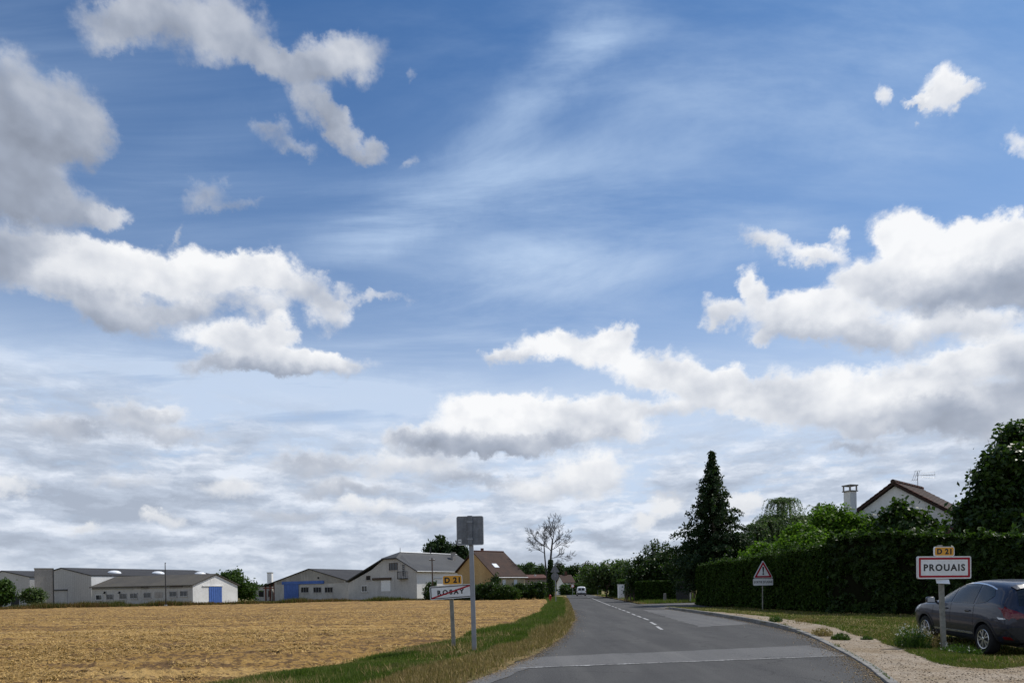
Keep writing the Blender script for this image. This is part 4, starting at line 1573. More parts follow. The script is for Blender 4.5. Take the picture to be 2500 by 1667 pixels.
for k in range(9):
    an = math.pi * k / 8
    d = f.g * (math.cos(an) * 1.0) + f.n * (math.sin(an) * 1.0)
    bal.tube([c + d, c + d + Vector((0, 0, 1.05))], .03, 5)
bal.tube([c + f.g * math.cos(math.pi * k / 12) * 1.0 + f.n * math.sin(math.pi * k / 12) * 1.0 + Vector((0, 0, 1.05)) for k in range(13)], .04, 5)
ring = [c + f.g * math.cos(math.pi * k / 12) * 1.05 + f.n * math.sin(math.pi * k / 12) * 1.05 for k in range(13)]
bal.prism(ring, (0, 0, -.12))
bal.build('balcony', M_iron, house, world=True)
wf = Facade(1016, 107, (.6, .8))
wf.p = f.pt(E1[0], 0)
wf.n = Vector((wf.g.y, -wf.g.x, 0))
wf.slab(MB(), 0.05, -.3, 15.5, E1[1] - .25, .004, .05).build('front_wall', M_white, house, world=True)
window(wf, house, 1030, 1413, 1041, 1444, 1, M_frame, 1)
window(wf, house, 1060, 1399, 1079, 1411, 2, M_frame)
a, b = f.pt(E1[0] + .55, E1[1] - .22) - o_, f.pt(E1[0] + .55, E1[1] - .22) + rdir * 13
MB().tube([a, b], .07, 6).build('gutter', M_metal, house, world=True)

# pole in front of the white wall
c = at(1056, 1400, 100)
root = thing('timber_pole', 'dark timber pole in front of the white farmhouse wall', 'pole', (c.x, 100, 0))
MB().tube([(0, 0, 0), (-.05, 0, at(1056, 1361, 100).z)], [.11, .08], 8).build('shaft', M_wood, root)
MB().box((-.05, 0, at(1056, 1361, 100).z - .35), (0.9, .08, .1)).build('cross_arm', M_wood, root)
for s in (-.35, .25):
    MB().lathe([(.03, 0), (.05, .03), (.05, .1), (.02, .14)], 8, c=(s, 0, at(1056, 1361, 100).z - .3)).build('insulator', M_frame, root)

# ---- ochre cottage
f = Facade(1157, 101.0, (.6, -.8))
pk = f.hit(1157, 1347)
re = f.hit(1210, 1406)
le = f.hit(1117, 1394)
cot, rd = gable_building('cottage', 'ochre rendered cottage with steep brown tiled roof behind the tall sign post', 'house', f,
                         [le, pk, (re[0], re[1])], 5.2, (.8, .6), M_ochre, M_tile, 0.3)
cf = Facade(1208, 97, (.8, .6))
cf.p = f.pt(re[0], 0)
cf.n = Vector((cf.g.y, -cf.g.x, 0))
cf.slab(MB(), .05, -.3, 5.2, re[1] - .15, .004, .05).build('front_wall', M_ochre_lit, cot, world=True)
for (x0, x1) in ((1226, 1234), (1254, 1262)):
    cf.rect(MB(), x0, 1414, x1, 1433, .055, .09).build('shutter', M_frame, cot, world=True)
sq = f.pt(re[0] * .55, pk[1] + (re[1] - pk[1]) * .55 + .17) + rd * 1.1
slope = math.atan2(pk[1] - re[1], re[0] - pk[0])
k1 = f.g * math.cos(slope) - Vector((0, 0, math.sin(slope)))
sk = MB().prism([sq, sq + rd * .8, sq + rd * .8 + k1 * 1.0, sq + k1 * 1.0], f.g * math.sin(slope) * .07 + Vector((0, 0, .07))).build('skylight', M_skylight, cot, world=True)
MB().tube([f.pt(pk[0], pk[1] + .16), f.pt(pk[0], pk[1] + .16) + rd * 5.4], .12, 6).build('ridge_tiles', M_tile_red, cot, world=True)
a = f.pt(re[0] + .4, re[1] - .2)
MB().tube([a - rd * .3, a + rd * 5.5], .07, 6).build('gutter', M_metal, cot, world=True)
cp = f.pt(-.6, pk[1] + .2) + rd * 2.0
ch = MB().box(cp, (.35, .35, .9), .6).build('chimney', M_tile_red, cot, world=True)

# ---- long low outbuilding with a red roof
f = Facade(1271, 108.0, (.97, .24))
ob = thing('outbuilding', 'long low outbuilding with dark red tiled roof behind the bushes', 'outbuilding', f.pt(0, 0))
ta, zt = f.hit(1268, 1413)
tb, _ = f.hit(1336, 1413)
zrr = f.hit(1300, 1403)[1]
MB().prism([f.pt(ta, -.3), f.pt(tb, -.3), f.pt(tb, zt), f.pt(ta, zt)], -f.n * 6).build('wall', M_brownconc, ob, world=True)
MB().prism([f.pt(ta - .3, zt, .3), f.pt(tb + .3, zt, .3), f.pt(tb + .3, zrr, -3), f.pt(ta - .3, zrr, -3)], (0, 0, .14)).build('roof', M_tile_red, ob, world=True)
c = f.at(1313, 1410, -1.6)
MB().tube([c - Vector((0, 0, .5)), c + Vector((0, 0, .55))], .16, 8).build('flue', M_frame, ob, world=True)

# ---- far white house at the bend
f = Facade(1368, 172.0, (.2, -.98))
fh = thing('far_house', 'distant white walled house with brown roof beside the bend of the road', 'house', f.pt(0, 0))
z_e, z_r = at(1368, 1420, 172).z, at(1378, 1404, 172).z
rd = Vector((.98, .2, 0))
MB().prism([f.pt(-3.4, -.3), f.pt(-3.4, z_e), f.pt(0, z_r), f.pt(3.4, z_e), f.pt(3.4, -.3)], rd * 2.6).build('wall', M_white, fh, world=True)
for s in (-1, 1):
    a, b = f.pt(s * 3.8, z_e - .2), f.pt(0, z_r + .15)
    MB().prism([a - rd * .3, b - rd * .3, b + rd * 2.9, a + rd * 2.9], (0, 0, -.15)).build('roof', M_tile, fh, world=True)
cp = f.pt(0, z_r + .4) + rd * 1.5
MB().box(cp, (.6, .6, 1.3)).build('chimney', M_tile_red, fh, world=True)
f = Facade(1394, 185.0, (1, 0))
fh = thing('far_house', 'tiny white gable showing among the far trees above the van', 'house', f.pt(0, 0))
zz = at(1394, 1408, 185).z
MB().prism([f.pt(-.9, -.3), f.pt(-.9, zz - 1.1), f.pt(0, zz), f.pt(.9, zz - 1.1), f.pt(.9, -.3)], (0, 7, 0)).build('wall', M_white, fh, world=True)
for s in (-1, 1):
    MB().prism([f.pt(s * 1.2, zz - 1.45, .2), f.pt(0, zz + .12, .2), f.pt(0, zz + .12, -7.2), f.pt(s * 1.2, zz - 1.45, -7.2)], (0, 0, .1)).build('roof', M_tile, fh, world=True)

# ---- white gabled house on the right, with a tall chimney
f = Facade(2188, 42.0, (.66, -.75))
rd = Vector((.75, .66, 0)).normalized()
pk = f.hit(2188, 1178)
tanA = 0.68
wh = thing('white_house', 'white gabled house with brown tiled roof rising behind the laurel hedge', 'house', f.pt(0, 0))
L_, R_ = -4.3, 5.2
zl, zr_ = pk[1] - tanA * 4.3, pk[1] - tanA * 5.2
MB().prism([f.pt(L_, -.3), f.pt(L_, zl - .2), f.pt(0, pk[1] - .2), f.pt(R_, zr_ - .2), f.pt(R_, -.3)], rd * 4.5).build('wall', M_white, wh, world=True)
for s, e in ((-1, -L_), (1, R_)):
    a, b = f.pt(s * (e + .45), pk[1] - tanA * (e + .45)), f.pt(0, pk[1])
    roof = MB().prism([a - rd * .25, b - rd * .25, b + rd * 4.75, a + rd * 4.75], (0, 0, -.14)).build('roof', M_tile, wh, world=True)
    # courses of tiles
    nc = int((e + .45) / .26)
    for k in range(nc):
        t = s * (e + .45) * (1 - (k + .5) / nc)
        z = pk[1] - tanA * abs(t) + .02
        p0 = f.pt(t, z) - rd * .28
        w2 = f.g * s * .16
        dz2 = Vector((0, 0, -tanA * .16))
        # verge tile, then the rest of the course as one ribbed strip
        tl_ = MB().prism([p0 - w2 - dz2 + Vector((0, 0, .0)), p0 + w2 + dz2 + Vector((0, 0, .035)), p0 + w2 + dz2 + Vector((0, 0, .035)) + rd * .3, p0 - w2 - dz2 + rd * .3], (0, 0, .05)).build('verge_tile', M_tile_red if k % 3 else M_tile, roof)
        MB().prism([p0 - w2 - dz2 + rd * .31, p0 + w2 + dz2 + Vector((0, 0, .03)) + rd * .31, p0 + w2 + dz2 + Vector((0, 0, .03)) + rd * 4.85, p0 - w2 - dz2 + rd * 4.85], (0, 0, .035)).build('tile_course', M_tile, roof)
for k in range(12):
    p0 = f.pt(0, pk[1] + .07) - rd * .3 + rd * .425 * k
    MB().tube([p0, p0 + rd * .44], [.14, .12], 8).build('ridge_tile', M_tile_red if k % 2 else M_tile, wh, world=True)
f.slab(MB(), -.1, 4.62, R_ + .3, 4.78, .01, .12).build('flashing', M_slate, wh, world=True)
lr = MB()
for k in range(7):
    z0_ = 4.6 - k * .17
    o1 = .1 + k * .28
    lr.prism([f.pt(-.1, z0_, o1), f.pt(R_ + .6, z0_, o1), f.pt(R_ + .6, z0_ - .19, o1 + .32), f.pt(-.1, z0_ - .19, o1 + .32)], (0, 0, -.06))
lr.build('porch_roof', M_tile_red, wh, world=True)
f.slab(MB(), .1, -.2, R_, 3.2, .05, 1.7).build('porch_wall', M_white, wh, world=True)
# lower wing behind to the left, carrying the chimney
wg = Facade(2088, 47.0, (.8, -.6))
zt = at(2100, 1241, 46).z
a = f.pt(-3.2, 0) + rd * 3
poly = [a + rd * 0 + Vector((0, 0, -.3)), a + Vector((0, 0, zt - 1.6)), a + rd * 2.4 + Vector((0, 0, zt)), a + rd * 4.8 + Vector((0, 0, zt - 1.6)), a + rd * 4.8 + Vector((0, 0, -.3))]
MB().prism(poly, -f.g * 3.0).build('wing_wall', M_white, wh, world=True)
for s in (0, 1):
    e0, e1 = a + rd * (2.4 + (-2.8 if s == 0 else 2.8)) + Vector((0, 0, zt - 1.75)), a + rd * 2.4 + Vector((0, 0, zt + .15))
    MB().prism([e0, e1, e1 - f.g * 3.2, e0 - f.g * 3.2], (0, 0, -.12)).build('roof', M_tile, wh, world=True)
cb = at(2076, 1250, 43.5)
zt = at(2076, 1186, 43.5).z
ch = MB().box((cb.x, 43.5, zt / 2 - .2), (.52, .52, zt - .35), .35).build('chimney', M_white, wh, world=True)
MB().box((cb.x, 43.5, zt - .34), (.66, .66, .06), .35).build('cap', M_darkconc, ch)
for k in range(4):
    q = Matrix.Rotation(.35 + k * math.pi / 2, 3, 'Z') @ Vector((.26, .26, 0))
    MB().box((cb.x + q.x, 43.5 + q.y, zt - .16), (.07, .07, .30), .35).build('cap_post', M_darkconc, ch)
MB().box((cb.x, 43.5, zt + .02), (.68, .68, .07), .35).build('cowl', M_darkconc, ch)

# aerial on its ridge
ap = f.pt(0, pk[1] + .1) + rd * 4.0
ant = thing('tv_aerial', 'thin grey television aerial on the ridge of the white house', 'aerial', ap)
mz = at(2245, 1152, ap.y).z - ap.z
MB().tube([(0, 0, -.1), (0, 0, mz)], .02, 6).build('mast', M_metal, ant)
bd = Vector((.93, -.2, 0)).normalized()
up_ = Vector((0, 0, mz - .22))
MB().tube([up_ - bd * .25, up_ + bd * 1.05], .014, 5).build('boom', M_metal, ant)
pr = Vector((bd.y, -bd.x, 0))
for k in range(3):
    for s in (-1, 1):
        c = up_ - bd * .22 + bd * .13 * k
        e_ = c + Vector((0, 0, s * .3)) + bd * s * .10
        MB().tube([c, e_], .011, 4).build('reflector', M_metal, ant)
        MB().tube([e_ - pr * .25, e_ + pr * .25], .010, 4).build('reflector', M_metal, ant)
MB().tube([up_ + bd * .22 + Vector((0, 0, .12)), up_ + bd * 1.02 + Vector((0, 0, .2)), up_ + bd * 1.02 - Vector((0, 0, .2)), up_ + bd * .22 - Vector((0, 0, .12))], .011, 4).build('director', M_metal, ant)
for k in range(5):
    c = up_ + bd * (.3 + .16 * k)
    MB().tube([c - pr * .22, c + pr * .22], .009, 4).build('director', M_metal, ant)
# ------------------------------------------------------------------ trees, hedges, bushes
M_bark = weathered('bark', (0.10, 0.08, 0.06), (0.07, 0.056, 0.043), (0.14, 0.12, 0.095), 2.0, 5.0)
M_deadwood = weathered('bare_wood', (0.085, 0.083, 0.082), (0.064, 0.063, 0.063), (0.12, 0.118, 0.115), 2.0, 5.0)
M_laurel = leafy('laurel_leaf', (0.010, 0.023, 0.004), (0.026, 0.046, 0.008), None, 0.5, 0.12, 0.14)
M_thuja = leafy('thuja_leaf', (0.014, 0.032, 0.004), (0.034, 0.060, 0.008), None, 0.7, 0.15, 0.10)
M_fig = leafy('dark_leaf', (0.012, 0.028, 0.005), (0.034, 0.060, 0.010), None, 0.45, 0.2, 0.2)
M_lime = leafy('bright_leaf', (0.050, 0.115, 0.007), (0.120, 0.200, 0.015), None, 0.5, 0.5, 0.15)
M_conifer = leafy('conifer_leaf', (0.012, 0.027, 0.010), (0.032, 0.052, 0.018), None, 0.65, 0.1, 0.12)
M_willow = leafy('willow_leaf', (0.065, 0.105, 0.035), (0.150, 0.190, 0.080), None, 0.5, 0.35, 0.35)
M_mid = leafy('mid_leaf', (0.020, 0.044, 0.007), (0.050, 0.085, 0.014), None, 0.55, 0.25, 0.15)
M_olive = leafy('olive_leaf', (0.036, 0.060, 0.016), (0.085, 0.115, 0.036), None, 0.5, 0.3, 0.3)
M_purple = leafy('purple_leaf', (0.030, 0.016, 0.022), (0.060, 0.030, 0.038), None, 0.5, 0.2, 0.3)
M_fargreen = leafy('far_leaf', (0.035, 0.062, 0.026), (0.070, 0.105, 0.040), None, 0.7, 0.2, 0.1)
M_core = plain('hedge_dark_core', (0.010, 0.011, 0.006), 1.0, 0, 0.0)  # near-black, so the hedge's inner shade is put into the colour


def clump_points(lobes, n, leaf_spread=0.28, per=26, shell=0.62):
    """leaf positions gathered in twig-sized clumps over a set of ellipsoids (centre, radii)"""
    vol = np.array([np.prod(l[1]) ** (2 / 3) for l in lobes])
    vol = vol / vol.sum()
    pts, outs = [], []
    for (c, r), f in zip(lobes, vol):
        m = max(3, int(n * f / per))
        d = rng.normal(size=(m, 3))
        d /= np.linalg.norm(d, axis=1, keepdims=True)
        rad = shell + (1.06 - shell) * rng.random((m, 1)) ** 0.6
        cc = np.asarray(c) + d * rad * np.asarray(r)
        sp = leaf_spread * rng.uniform(0.6, 1.4, (m, 1, 1))
        q = cc[:, None, :] + rng.normal(0, 1, (m, per, 3)) * sp * np.array([1, 1, .75])
        pts.append(q.reshape(-1, 3))
        outs.append(np.repeat(d, per, 0))
    return np.concatenate(pts), np.concatenate(outs)


def limbs(base, lobes, r0, sway=0.25, fork=0.35):
    m = MB()
    top = max(l[0][2] for l in lobes)
    cz = base[2] + (top - base[2]) * fork
    cx, cy = np.mean([l[0][0] for l in lobes]), np.mean([l[0][1] for l in lobes])
    k = Vector((base[0] + (cx - base[0]) * .4, base[1] + (cy - base[1]) * .4, cz))
    m.tube([base, Vector(base).lerp(k, .5) + Vector((random.uniform(-.1, .1) * sway, 0, 0)), k], [r0, r0 * .85, r0 * .72], 8)
    for (c, r) in lobes:
        c = Vector(c)
        mid = k.lerp(c, .5) + Vector((random.uniform(-1, 1), random.uniform(-1, 1), random.uniform(0, .6))) * sway
        m.tube([k, mid, c], [r0 * .5, r0 * .3, r0 * .08], 6)
        for _ in range(5):
            e = c + Vector((random.uniform(-1, 1) * r[0], random.uniform(-1, 1) * r[1], random.uniform(-.3, 1) * r[2])) * .8
            m.tube([mid.lerp(c, random.uniform(.2, .9)), e], [r0 * .14, r0 * .04], 5)
    return m


def tree(name, label, cat, base, lobes, n, leaf, mat, r0=0.16, group=None, spread=0.28, aspect=1.7, shell=0.62, fork=0.35, trunk=True, per=26):
    root = thing(name, label, cat, base, group=group)
    p, o = clump_points(lobes, n, spread, per, shell)
    p[:, 2] = np.maximum(p[:, 2], 0.05)
    link('crown', leaves('crown', p, leaf, mat, o, aspect), root, True)
    if trunk:
        limbs(base, lobes, r0, fork=fork).build('trunk', M_bark, root, world=True)
    return root


def blob(px, py, rpx, rpy, depth, thick=None):
    """ellipsoid that fills that patch of the photograph at that distance"""
    c = at(px, py, depth)
    k = depth / FPX
    rx, rz = rpx * k, rpy * k
    return (tuple(c), (rx, thick or (rx + rz) / 2, rz))


def hedge(name, label, path, heights, thick, mat, leaf, dens, aspect=1.8, rough=0.12, group=None, z0=0.0, flop=0.5, shoots=0):
    """a clipped hedge along a ground line (its near foot); leaves on front, top and ends over a near-black core added to block light"""
    P_ = [Vector((*p, 0)) for p in path]
    mid = P_[0].lerp(P_[-1], .5)
    root = thing(name, label, 'hedge', (mid.x, mid.y, z0), group=group)
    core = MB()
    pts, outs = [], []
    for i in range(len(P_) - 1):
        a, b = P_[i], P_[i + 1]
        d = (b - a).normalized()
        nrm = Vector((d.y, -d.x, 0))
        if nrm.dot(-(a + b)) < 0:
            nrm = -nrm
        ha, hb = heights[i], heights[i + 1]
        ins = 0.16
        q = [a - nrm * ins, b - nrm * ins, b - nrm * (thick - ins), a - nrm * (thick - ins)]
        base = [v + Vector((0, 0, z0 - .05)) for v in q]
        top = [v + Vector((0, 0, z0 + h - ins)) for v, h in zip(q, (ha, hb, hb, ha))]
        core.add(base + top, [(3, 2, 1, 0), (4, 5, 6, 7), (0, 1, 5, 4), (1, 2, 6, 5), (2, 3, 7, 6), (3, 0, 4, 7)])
        L = (b - a).length
        # front
        m = int(L * (ha + hb) / 2 * dens)
        s = rng.random(m)
        hh = ha + (hb - ha) * s
        zz = rng.random(m) ** 0.9 * hh
        bulge = rough * fbm2(s * L + i * 9.1, zz, 0.9, 3, 55) + rough * 0.6 * fbm2(s * L, zz, 3.0, 2, 56)
        dep = -rng.exponential(0.09, m) + bulge + 0.03
        dep -= np.where(zz > hh - .25, (zz - hh + .25) * .5, 0)
        q = np.array(a)[None] + np.outer(s * L, np.array(d)) + np.outer(dep, np.array(nrm))
        q[:, 2] = zz + z0
        pts.append(q); outs.append(np.repeat(np.array(nrm)[None], m, 0))
        # top and back
        m = int(L * thick * dens * 0.8)
        s = rng.random(m)
        tt = rng.random(m) * thick
        q = np.array(a)[None] + np.outer(s * L, np.array(d)) - np.outer(tt, np.array(nrm))
        q[:, 2] = z0 + ha + (hb - ha) * s + rough * fbm2(s * L + i * 9.1, tt, 0.8, 3, 57) - rng.exponential(0.06, m)
        pts.append(q); outs.append(np.repeat(np.array([[0, 0, 1.0]]), m, 0))
        m = int(L * (ha + hb) / 2 * dens * .3)
        s = rng.random(m)
        q = np.array(a)[None] + np.outer(s * L, np.array(d)) - np.outer(np.full(m, thick) - rng.exponential(.05, m), np.array(nrm))
        q[:, 2] = z0 + rng.random(m) * (ha + (hb - ha) * s)
        pts.append(q); outs.append(np.repeat(-np.array(nrm)[None], m, 0))
        for (end, h, sg) in ((a, ha, -1), (b, hb, 1)):
            if (end is P_[0]) or (end is P_[-1]):
                m = int(thick * h * dens)
                q = np.array(end)[None] - np.outer(rng.random(m) * thick, np.array(nrm)) + np.outer(sg * (.04 - rng.exponential(.06, m)), np.array(d))
                q[:, 2] = z0 + rng.random(m) * h
                pts.append(q); outs.append(np.repeat(sg * np.array(d)[None], m, 0))
    core.build('branches_or_core', M_core, root, world=True)  # solid dark core added behind the leaves to block light, no real twigs
    if shoots:
        sp, so2 = [], []
        for i in range(len(P_) - 1):
            a, b = P_[i], P_[i + 1]
            d = (b - a).normalized()
            nrm = Vector((d.y, -d.x, 0))
            if nrm.dot(-(a + b)) < 0:
                nrm = -nrm
            L = (b - a).length
            for _ in range(int(L * shoots)):
                t = rng.random()
                q0 = a + (b - a) * t - nrm * (thick * rng.random() ** 1.3)
                hgt = rng.exponential(.13) + .06
                m = int(8 + hgt * 40)
                u = rng.random(m)
                q = np.stack([q0.x + rng.normal(0, .05, m), q0.y + rng.normal(0, .05, m), z0 + heights[i] + (heights[i + 1] - heights[i]) * t - .05 + u * hgt], 1)
                sp.append(q); so2.append(np.repeat(np.array([[0, -.3, .5]]), m, 0))
        link('new_shoots', leaves('new_shoots', np.concatenate(sp), leaf * .9, M_mid, np.concatenate(so2), aspect), root, True)
    link('leaves', leaves('leaves', np.concatenate(pts), leaf, mat, np.concatenate(outs), aspect, 1.0, flop), root, True)
    return root


# ---- right: thuja along the side, laurel in front
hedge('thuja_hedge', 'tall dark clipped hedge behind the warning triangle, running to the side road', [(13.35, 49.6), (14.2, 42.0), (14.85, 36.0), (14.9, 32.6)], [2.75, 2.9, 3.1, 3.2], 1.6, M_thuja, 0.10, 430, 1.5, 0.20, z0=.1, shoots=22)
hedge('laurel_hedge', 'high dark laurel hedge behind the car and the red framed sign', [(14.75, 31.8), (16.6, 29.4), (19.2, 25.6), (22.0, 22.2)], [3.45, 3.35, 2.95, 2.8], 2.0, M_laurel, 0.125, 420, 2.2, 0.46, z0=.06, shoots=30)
# the tree-like shrubs that stand over them
tree('maple_shrub', 'bright green bushy shrub rising above the laurel hedge, left of the white house', 'shrub', (20.0, 42.0, 0),
     [blob(1965, 1315, 50, 34, 42), blob(2030, 1288, 46, 34, 42.5), blob(2100, 1295, 40, 36, 42), blob(1985, 1345, 72, 40, 41), blob(2075, 1340, 62, 36, 41), blob(2022, 1250, 12, 20, 43), blob(1998, 1272, 14, 22, 42.5), blob(1935, 1352, 44, 36, 41.5), blob(2125, 1325, 34, 32, 41.5), blob(2060, 1262, 14, 22, 42)],
     26000, 0.14, M_lime, 0.12, spread=0.20, aspect=1.5, per=20)
tree('young_shrub', 'small bright green shrub poking over the thuja hedge behind the warning sign', 'shrub', (16.6, 46.5, 0),
     [blob(1845, 1370, 36, 28, 46), blob(1880, 1358, 38, 30, 46), blob(1850, 1345, 12, 14, 46), blob(1820, 1385, 24, 24, 46)], 6500, 0.13, M_lime, 0.07, spread=0.18)
tree('fig_tree', 'dark broad leaved shrub in front of the white gable', 'shrub', (20.6, 36.0, 0),
     [blob(2190, 1270, 32, 28, 36), blob(2225, 1290, 46, 28, 36), blob(2172, 1298, 26, 28, 36), blob(2200, 1318, 62, 26, 35.5), blob(2262, 1286, 14, 16, 36), blob(2196, 1240, 12, 14, 36.2), blob(2240, 1262, 12, 12, 36)],
     6500, 0.20, M_fig, 0.11, spread=0.22, aspect=1.4, per=14)
tree('garden_tree', 'large dark green tree at the right edge, above the car', 'tree', (27.0, 34.0, 0),
     [blob(2486, 1068, 34, 34, 34), blob(2455, 1130, 46, 40, 33), blob(2530, 1110, 60, 70, 34.5), blob(2412, 1165, 26, 20, 33), blob(2425, 1205, 38, 32, 33), blob(2400, 1235, 34, 22, 33.2), blob(2480, 1225, 60, 48, 33), blob(2560, 1230, 60, 60, 34), blob(2440, 1285, 62, 28, 32.5), blob(2520, 1295, 60, 40, 33), blob(2378, 1292, 34, 26, 33), blob(2345, 1250, 14, 16, 33.5), blob(2398, 1268, 40, 24, 33), blob(2465, 1178, 44, 30, 33.5)],
     30000, 0.16, M_fig, 0.26, spread=0.24, aspect=1.6, per=18)

# ---- conifer: boughs in whorls with drooping sprays
cb_ = at(1748, 1440, 52)
conifer = thing('conifer', 'tall dark conifer with narrow pointed top beside the side road', 'tree', (cb_.x, 52, 0))
ht = at(1744, 1106, 52).z
MB().tube([(cb_.x, 52, 0), (cb_.x - .05, 52, ht * .5), (cb_.x - .12, 52, ht * .97)], [.24, .14, .02], 8).build('trunk', M_bark, conifer, world=True)
pts, outs = [], []
z = 0.5
prof_z = [0.0, 1.2, 2.6, 3.8, 4.6, 6.0, 7.6, 9.2, 10.2, ht]
prof_r = [2.5, 3.1, 3.25, 2.95, 2.55, 2.2, 1.7, 1.05, 0.46, 0.03]
gap = np.random.default_rng(21)
while z < ht - .05:
    rr = float(np.interp(z, prof_z, prof_r))
    nb_ = 15 if z < 4.6 else 11
    for k in range(nb_):
        a = rng.uniform(0, 2 * math.pi)
        wob = 1.0 + .38 * math.sin(2.0 * a + z * 1.9) * math.sin(z * 1.3 + 1.0)
        r = rr * gap.uniform(.32, 1.12) * wob
        m = int(14 + 30 * r)
        t = rng.random(m) ** .6
        sweep = .34 * r * np.sin(t * 2.2) - .10 * r * t
        q = np.stack([cb_.x - .012 * z + np.cos(a) * r * t, 52 + np.sin(a) * r * t, z + sweep], 1) + rng.normal(0, 1, (m, 3)) * np.array([.10, .10, .12])
        pts.append(q)
        outs.append(np.repeat(np.array([[np.cos(a), np.sin(a), .6]]), m, 0))
    z += .20 if z < 4.6 else .25
for k in range(26):
    q = np.array([[cb_.x - .13, 52, ht - .5 + .5 * rng.random()]]) + rng.normal(0, .05, (8, 3))
    pts.append(q); outs.append(np.repeat(np.array([[0, 0, 1.0]]), 8, 0))
p_, o_ = np.concatenate(pts), np.concatenate(outs)
link('crown', leaves('crown', p_, 0.12, M_conifer, o_, 2.2, 1.0, 0.4), conifer, True)

# ---- willow: strands that rise, bend over and hang
wl = thing('willow', 'weeping willow with arching pale strands behind the hedges', 'tree', (at(1890, 1440, 56).x, 56, 0))
wm = MB()
base = Vector((wl.location.x, 56, 0))
pts, outs = [], []
heads = [(1835, 1275, .8), (1862, 1262, .8), (1815, 1318, .6), (1918, 1205, .9), (1880, 1250, .8), (1960, 1250, .8), (1850, 1290, .7), (1990, 1290, .7), (1820, 1300, .5), (1905, 1280, 1.0), (1945, 1300, .9), (1995, 1228, .3)]
for (hx, hy, wgt) in heads:
    top = at(hx, hy + 18, 56) + Vector((0, rng.uniform(-1.5, 1.5), 0))
    k = base.lerp(top, .55) + Vector((rng.uniform(-.2, .2), rng.uniform(-.3, .3), .6))
    wm.tube([base, base.lerp(k, .5), k, top], [.22, .17, .10, .03], 7)
    for s in range(int(105 * wgt)):
        a = rng.uniform(0, 2 * math.pi)
        reach = rng.uniform(.3, 1.9)
        rise = rng.uniform(.0, .55)
        drop = rng.uniform(1.2, 4.2)
        m = 46
        t = np.linspace(0, 1, m)
        x = reach * np.sqrt(t) * math.cos(a)
        y = reach * np.sqrt(t) * math.sin(a)
        zz = rise * np.sin(np.minimum(t * 3.2, math.pi)) - drop * np.maximum(t - .22, 0) ** 1.25
        q = np.stack([top.x + x + .12 * np.sin(t * 5 + a), top.y + y, top.z + zz], 1) + rng.normal(0, .03, (m, 3))
        pts.append(q)
        outs.append(np.repeat(np.array([[math.cos(a), math.sin(a), .2]]), m, 0))
        wm.tube([tuple(q[0]), tuple(q[10]), tuple(q[25])], [.012, .009, .004], 3, cap=False)
wm.build('trunk', M_bark, wl, world=True)
p2, o2 = clump_points([blob(1915, 1278, 56, 44, 56), blob(1862, 1312, 50, 36, 56), blob(1968, 1298, 40, 40, 56), blob(1830, 1330, 34, 30, 56)], 15000, .22, 22, .35)
p2[:, 2] -= rng.exponential(.35, len(p2))
pts.append(p2); outs.append(o2)
link('crown', leaves('crown', np.concatenate(pts), 0.062, M_willow, np.concatenate(outs), 3.4, 1.0, .3), wl, True)

# ---- beyond the side road: clipped hedge, spiky shrubs, gate
hedge('low_hedge', 'low square clipped hedge with sunlit top across the side road', [(11.95, 66.0), (16.6, 64.5)], [2.0, 2.05], 1.4, M_thuja, 0.12, 330, 1.5, 0.07)
M_gate = plain('dark_gate_board', (0.045, 0.045, 0.047), 0.8)
fg = Facade(1668, 62.0, (1, -.05))
gate = thing('garden_gate', 'dark grey boarded gate between the low hedge and the tall hedge', 'gate', fg.pt(0, 0))
t0, z1 = fg.hit(1650, 1417)
t1, _ = fg.hit(1686, 1417)
nb = 8
for k in range(nb):
    a, b = t0 + (t1 - t0) * k / nb, t0 + (t1 - t0) * (k + 1) / nb
    fg.slab(MB(), a + .012, .05, b - .012, z1 - (.03 if k % 2 else 0), 0, .03).build('board', M_gate, gate, world=True)
for zz in (.4, z1 - .35):
    fg.slab(MB(), t0, zz, t1, zz + .1, -.05, -.003).build('rail', M_gate, gate, world=True)
p = gnd(1685.5, 1466)
mp = thing('marker_post', 'slim pale post beside the dark gate at the side road', 'post', (at(1685.5, 1450, 60.5).x, 60.5, 0.004))
MB().box((0, 0, .52), (.10, .10, 1.04)).build('shaft', M_conc, mp, bev=.01)
MB().box((0, 0, 1.06), (.13, .13, .04)).build('cap', M_white, mp)
sp = thing('stone_post', 'short weathered stone post at the foot of the low hedge', 'post', (at(1623, 1450, 63).x, 63.0, 0.03))
MB().add([(-.14, -.13, 0), (.14, -.13, 0), (.14, .13, 0), (-.14, .13, 0), (-.10, -.09, .8), (.11, -.09, .82), (.11, .1, .82), (-.1, .1, .8)], [(3, 2, 1, 0), (4, 5, 6, 7), (0, 1, 5, 4), (1, 2, 6, 5), (2, 3, 7, 6), (3, 0, 4, 7)]).build('shaft', M_kerb, sp, bev=.02)
MB().box((0, 0, .02), (.4, .4, .1)).build('footing', M_kerb, sp, bev=.02)
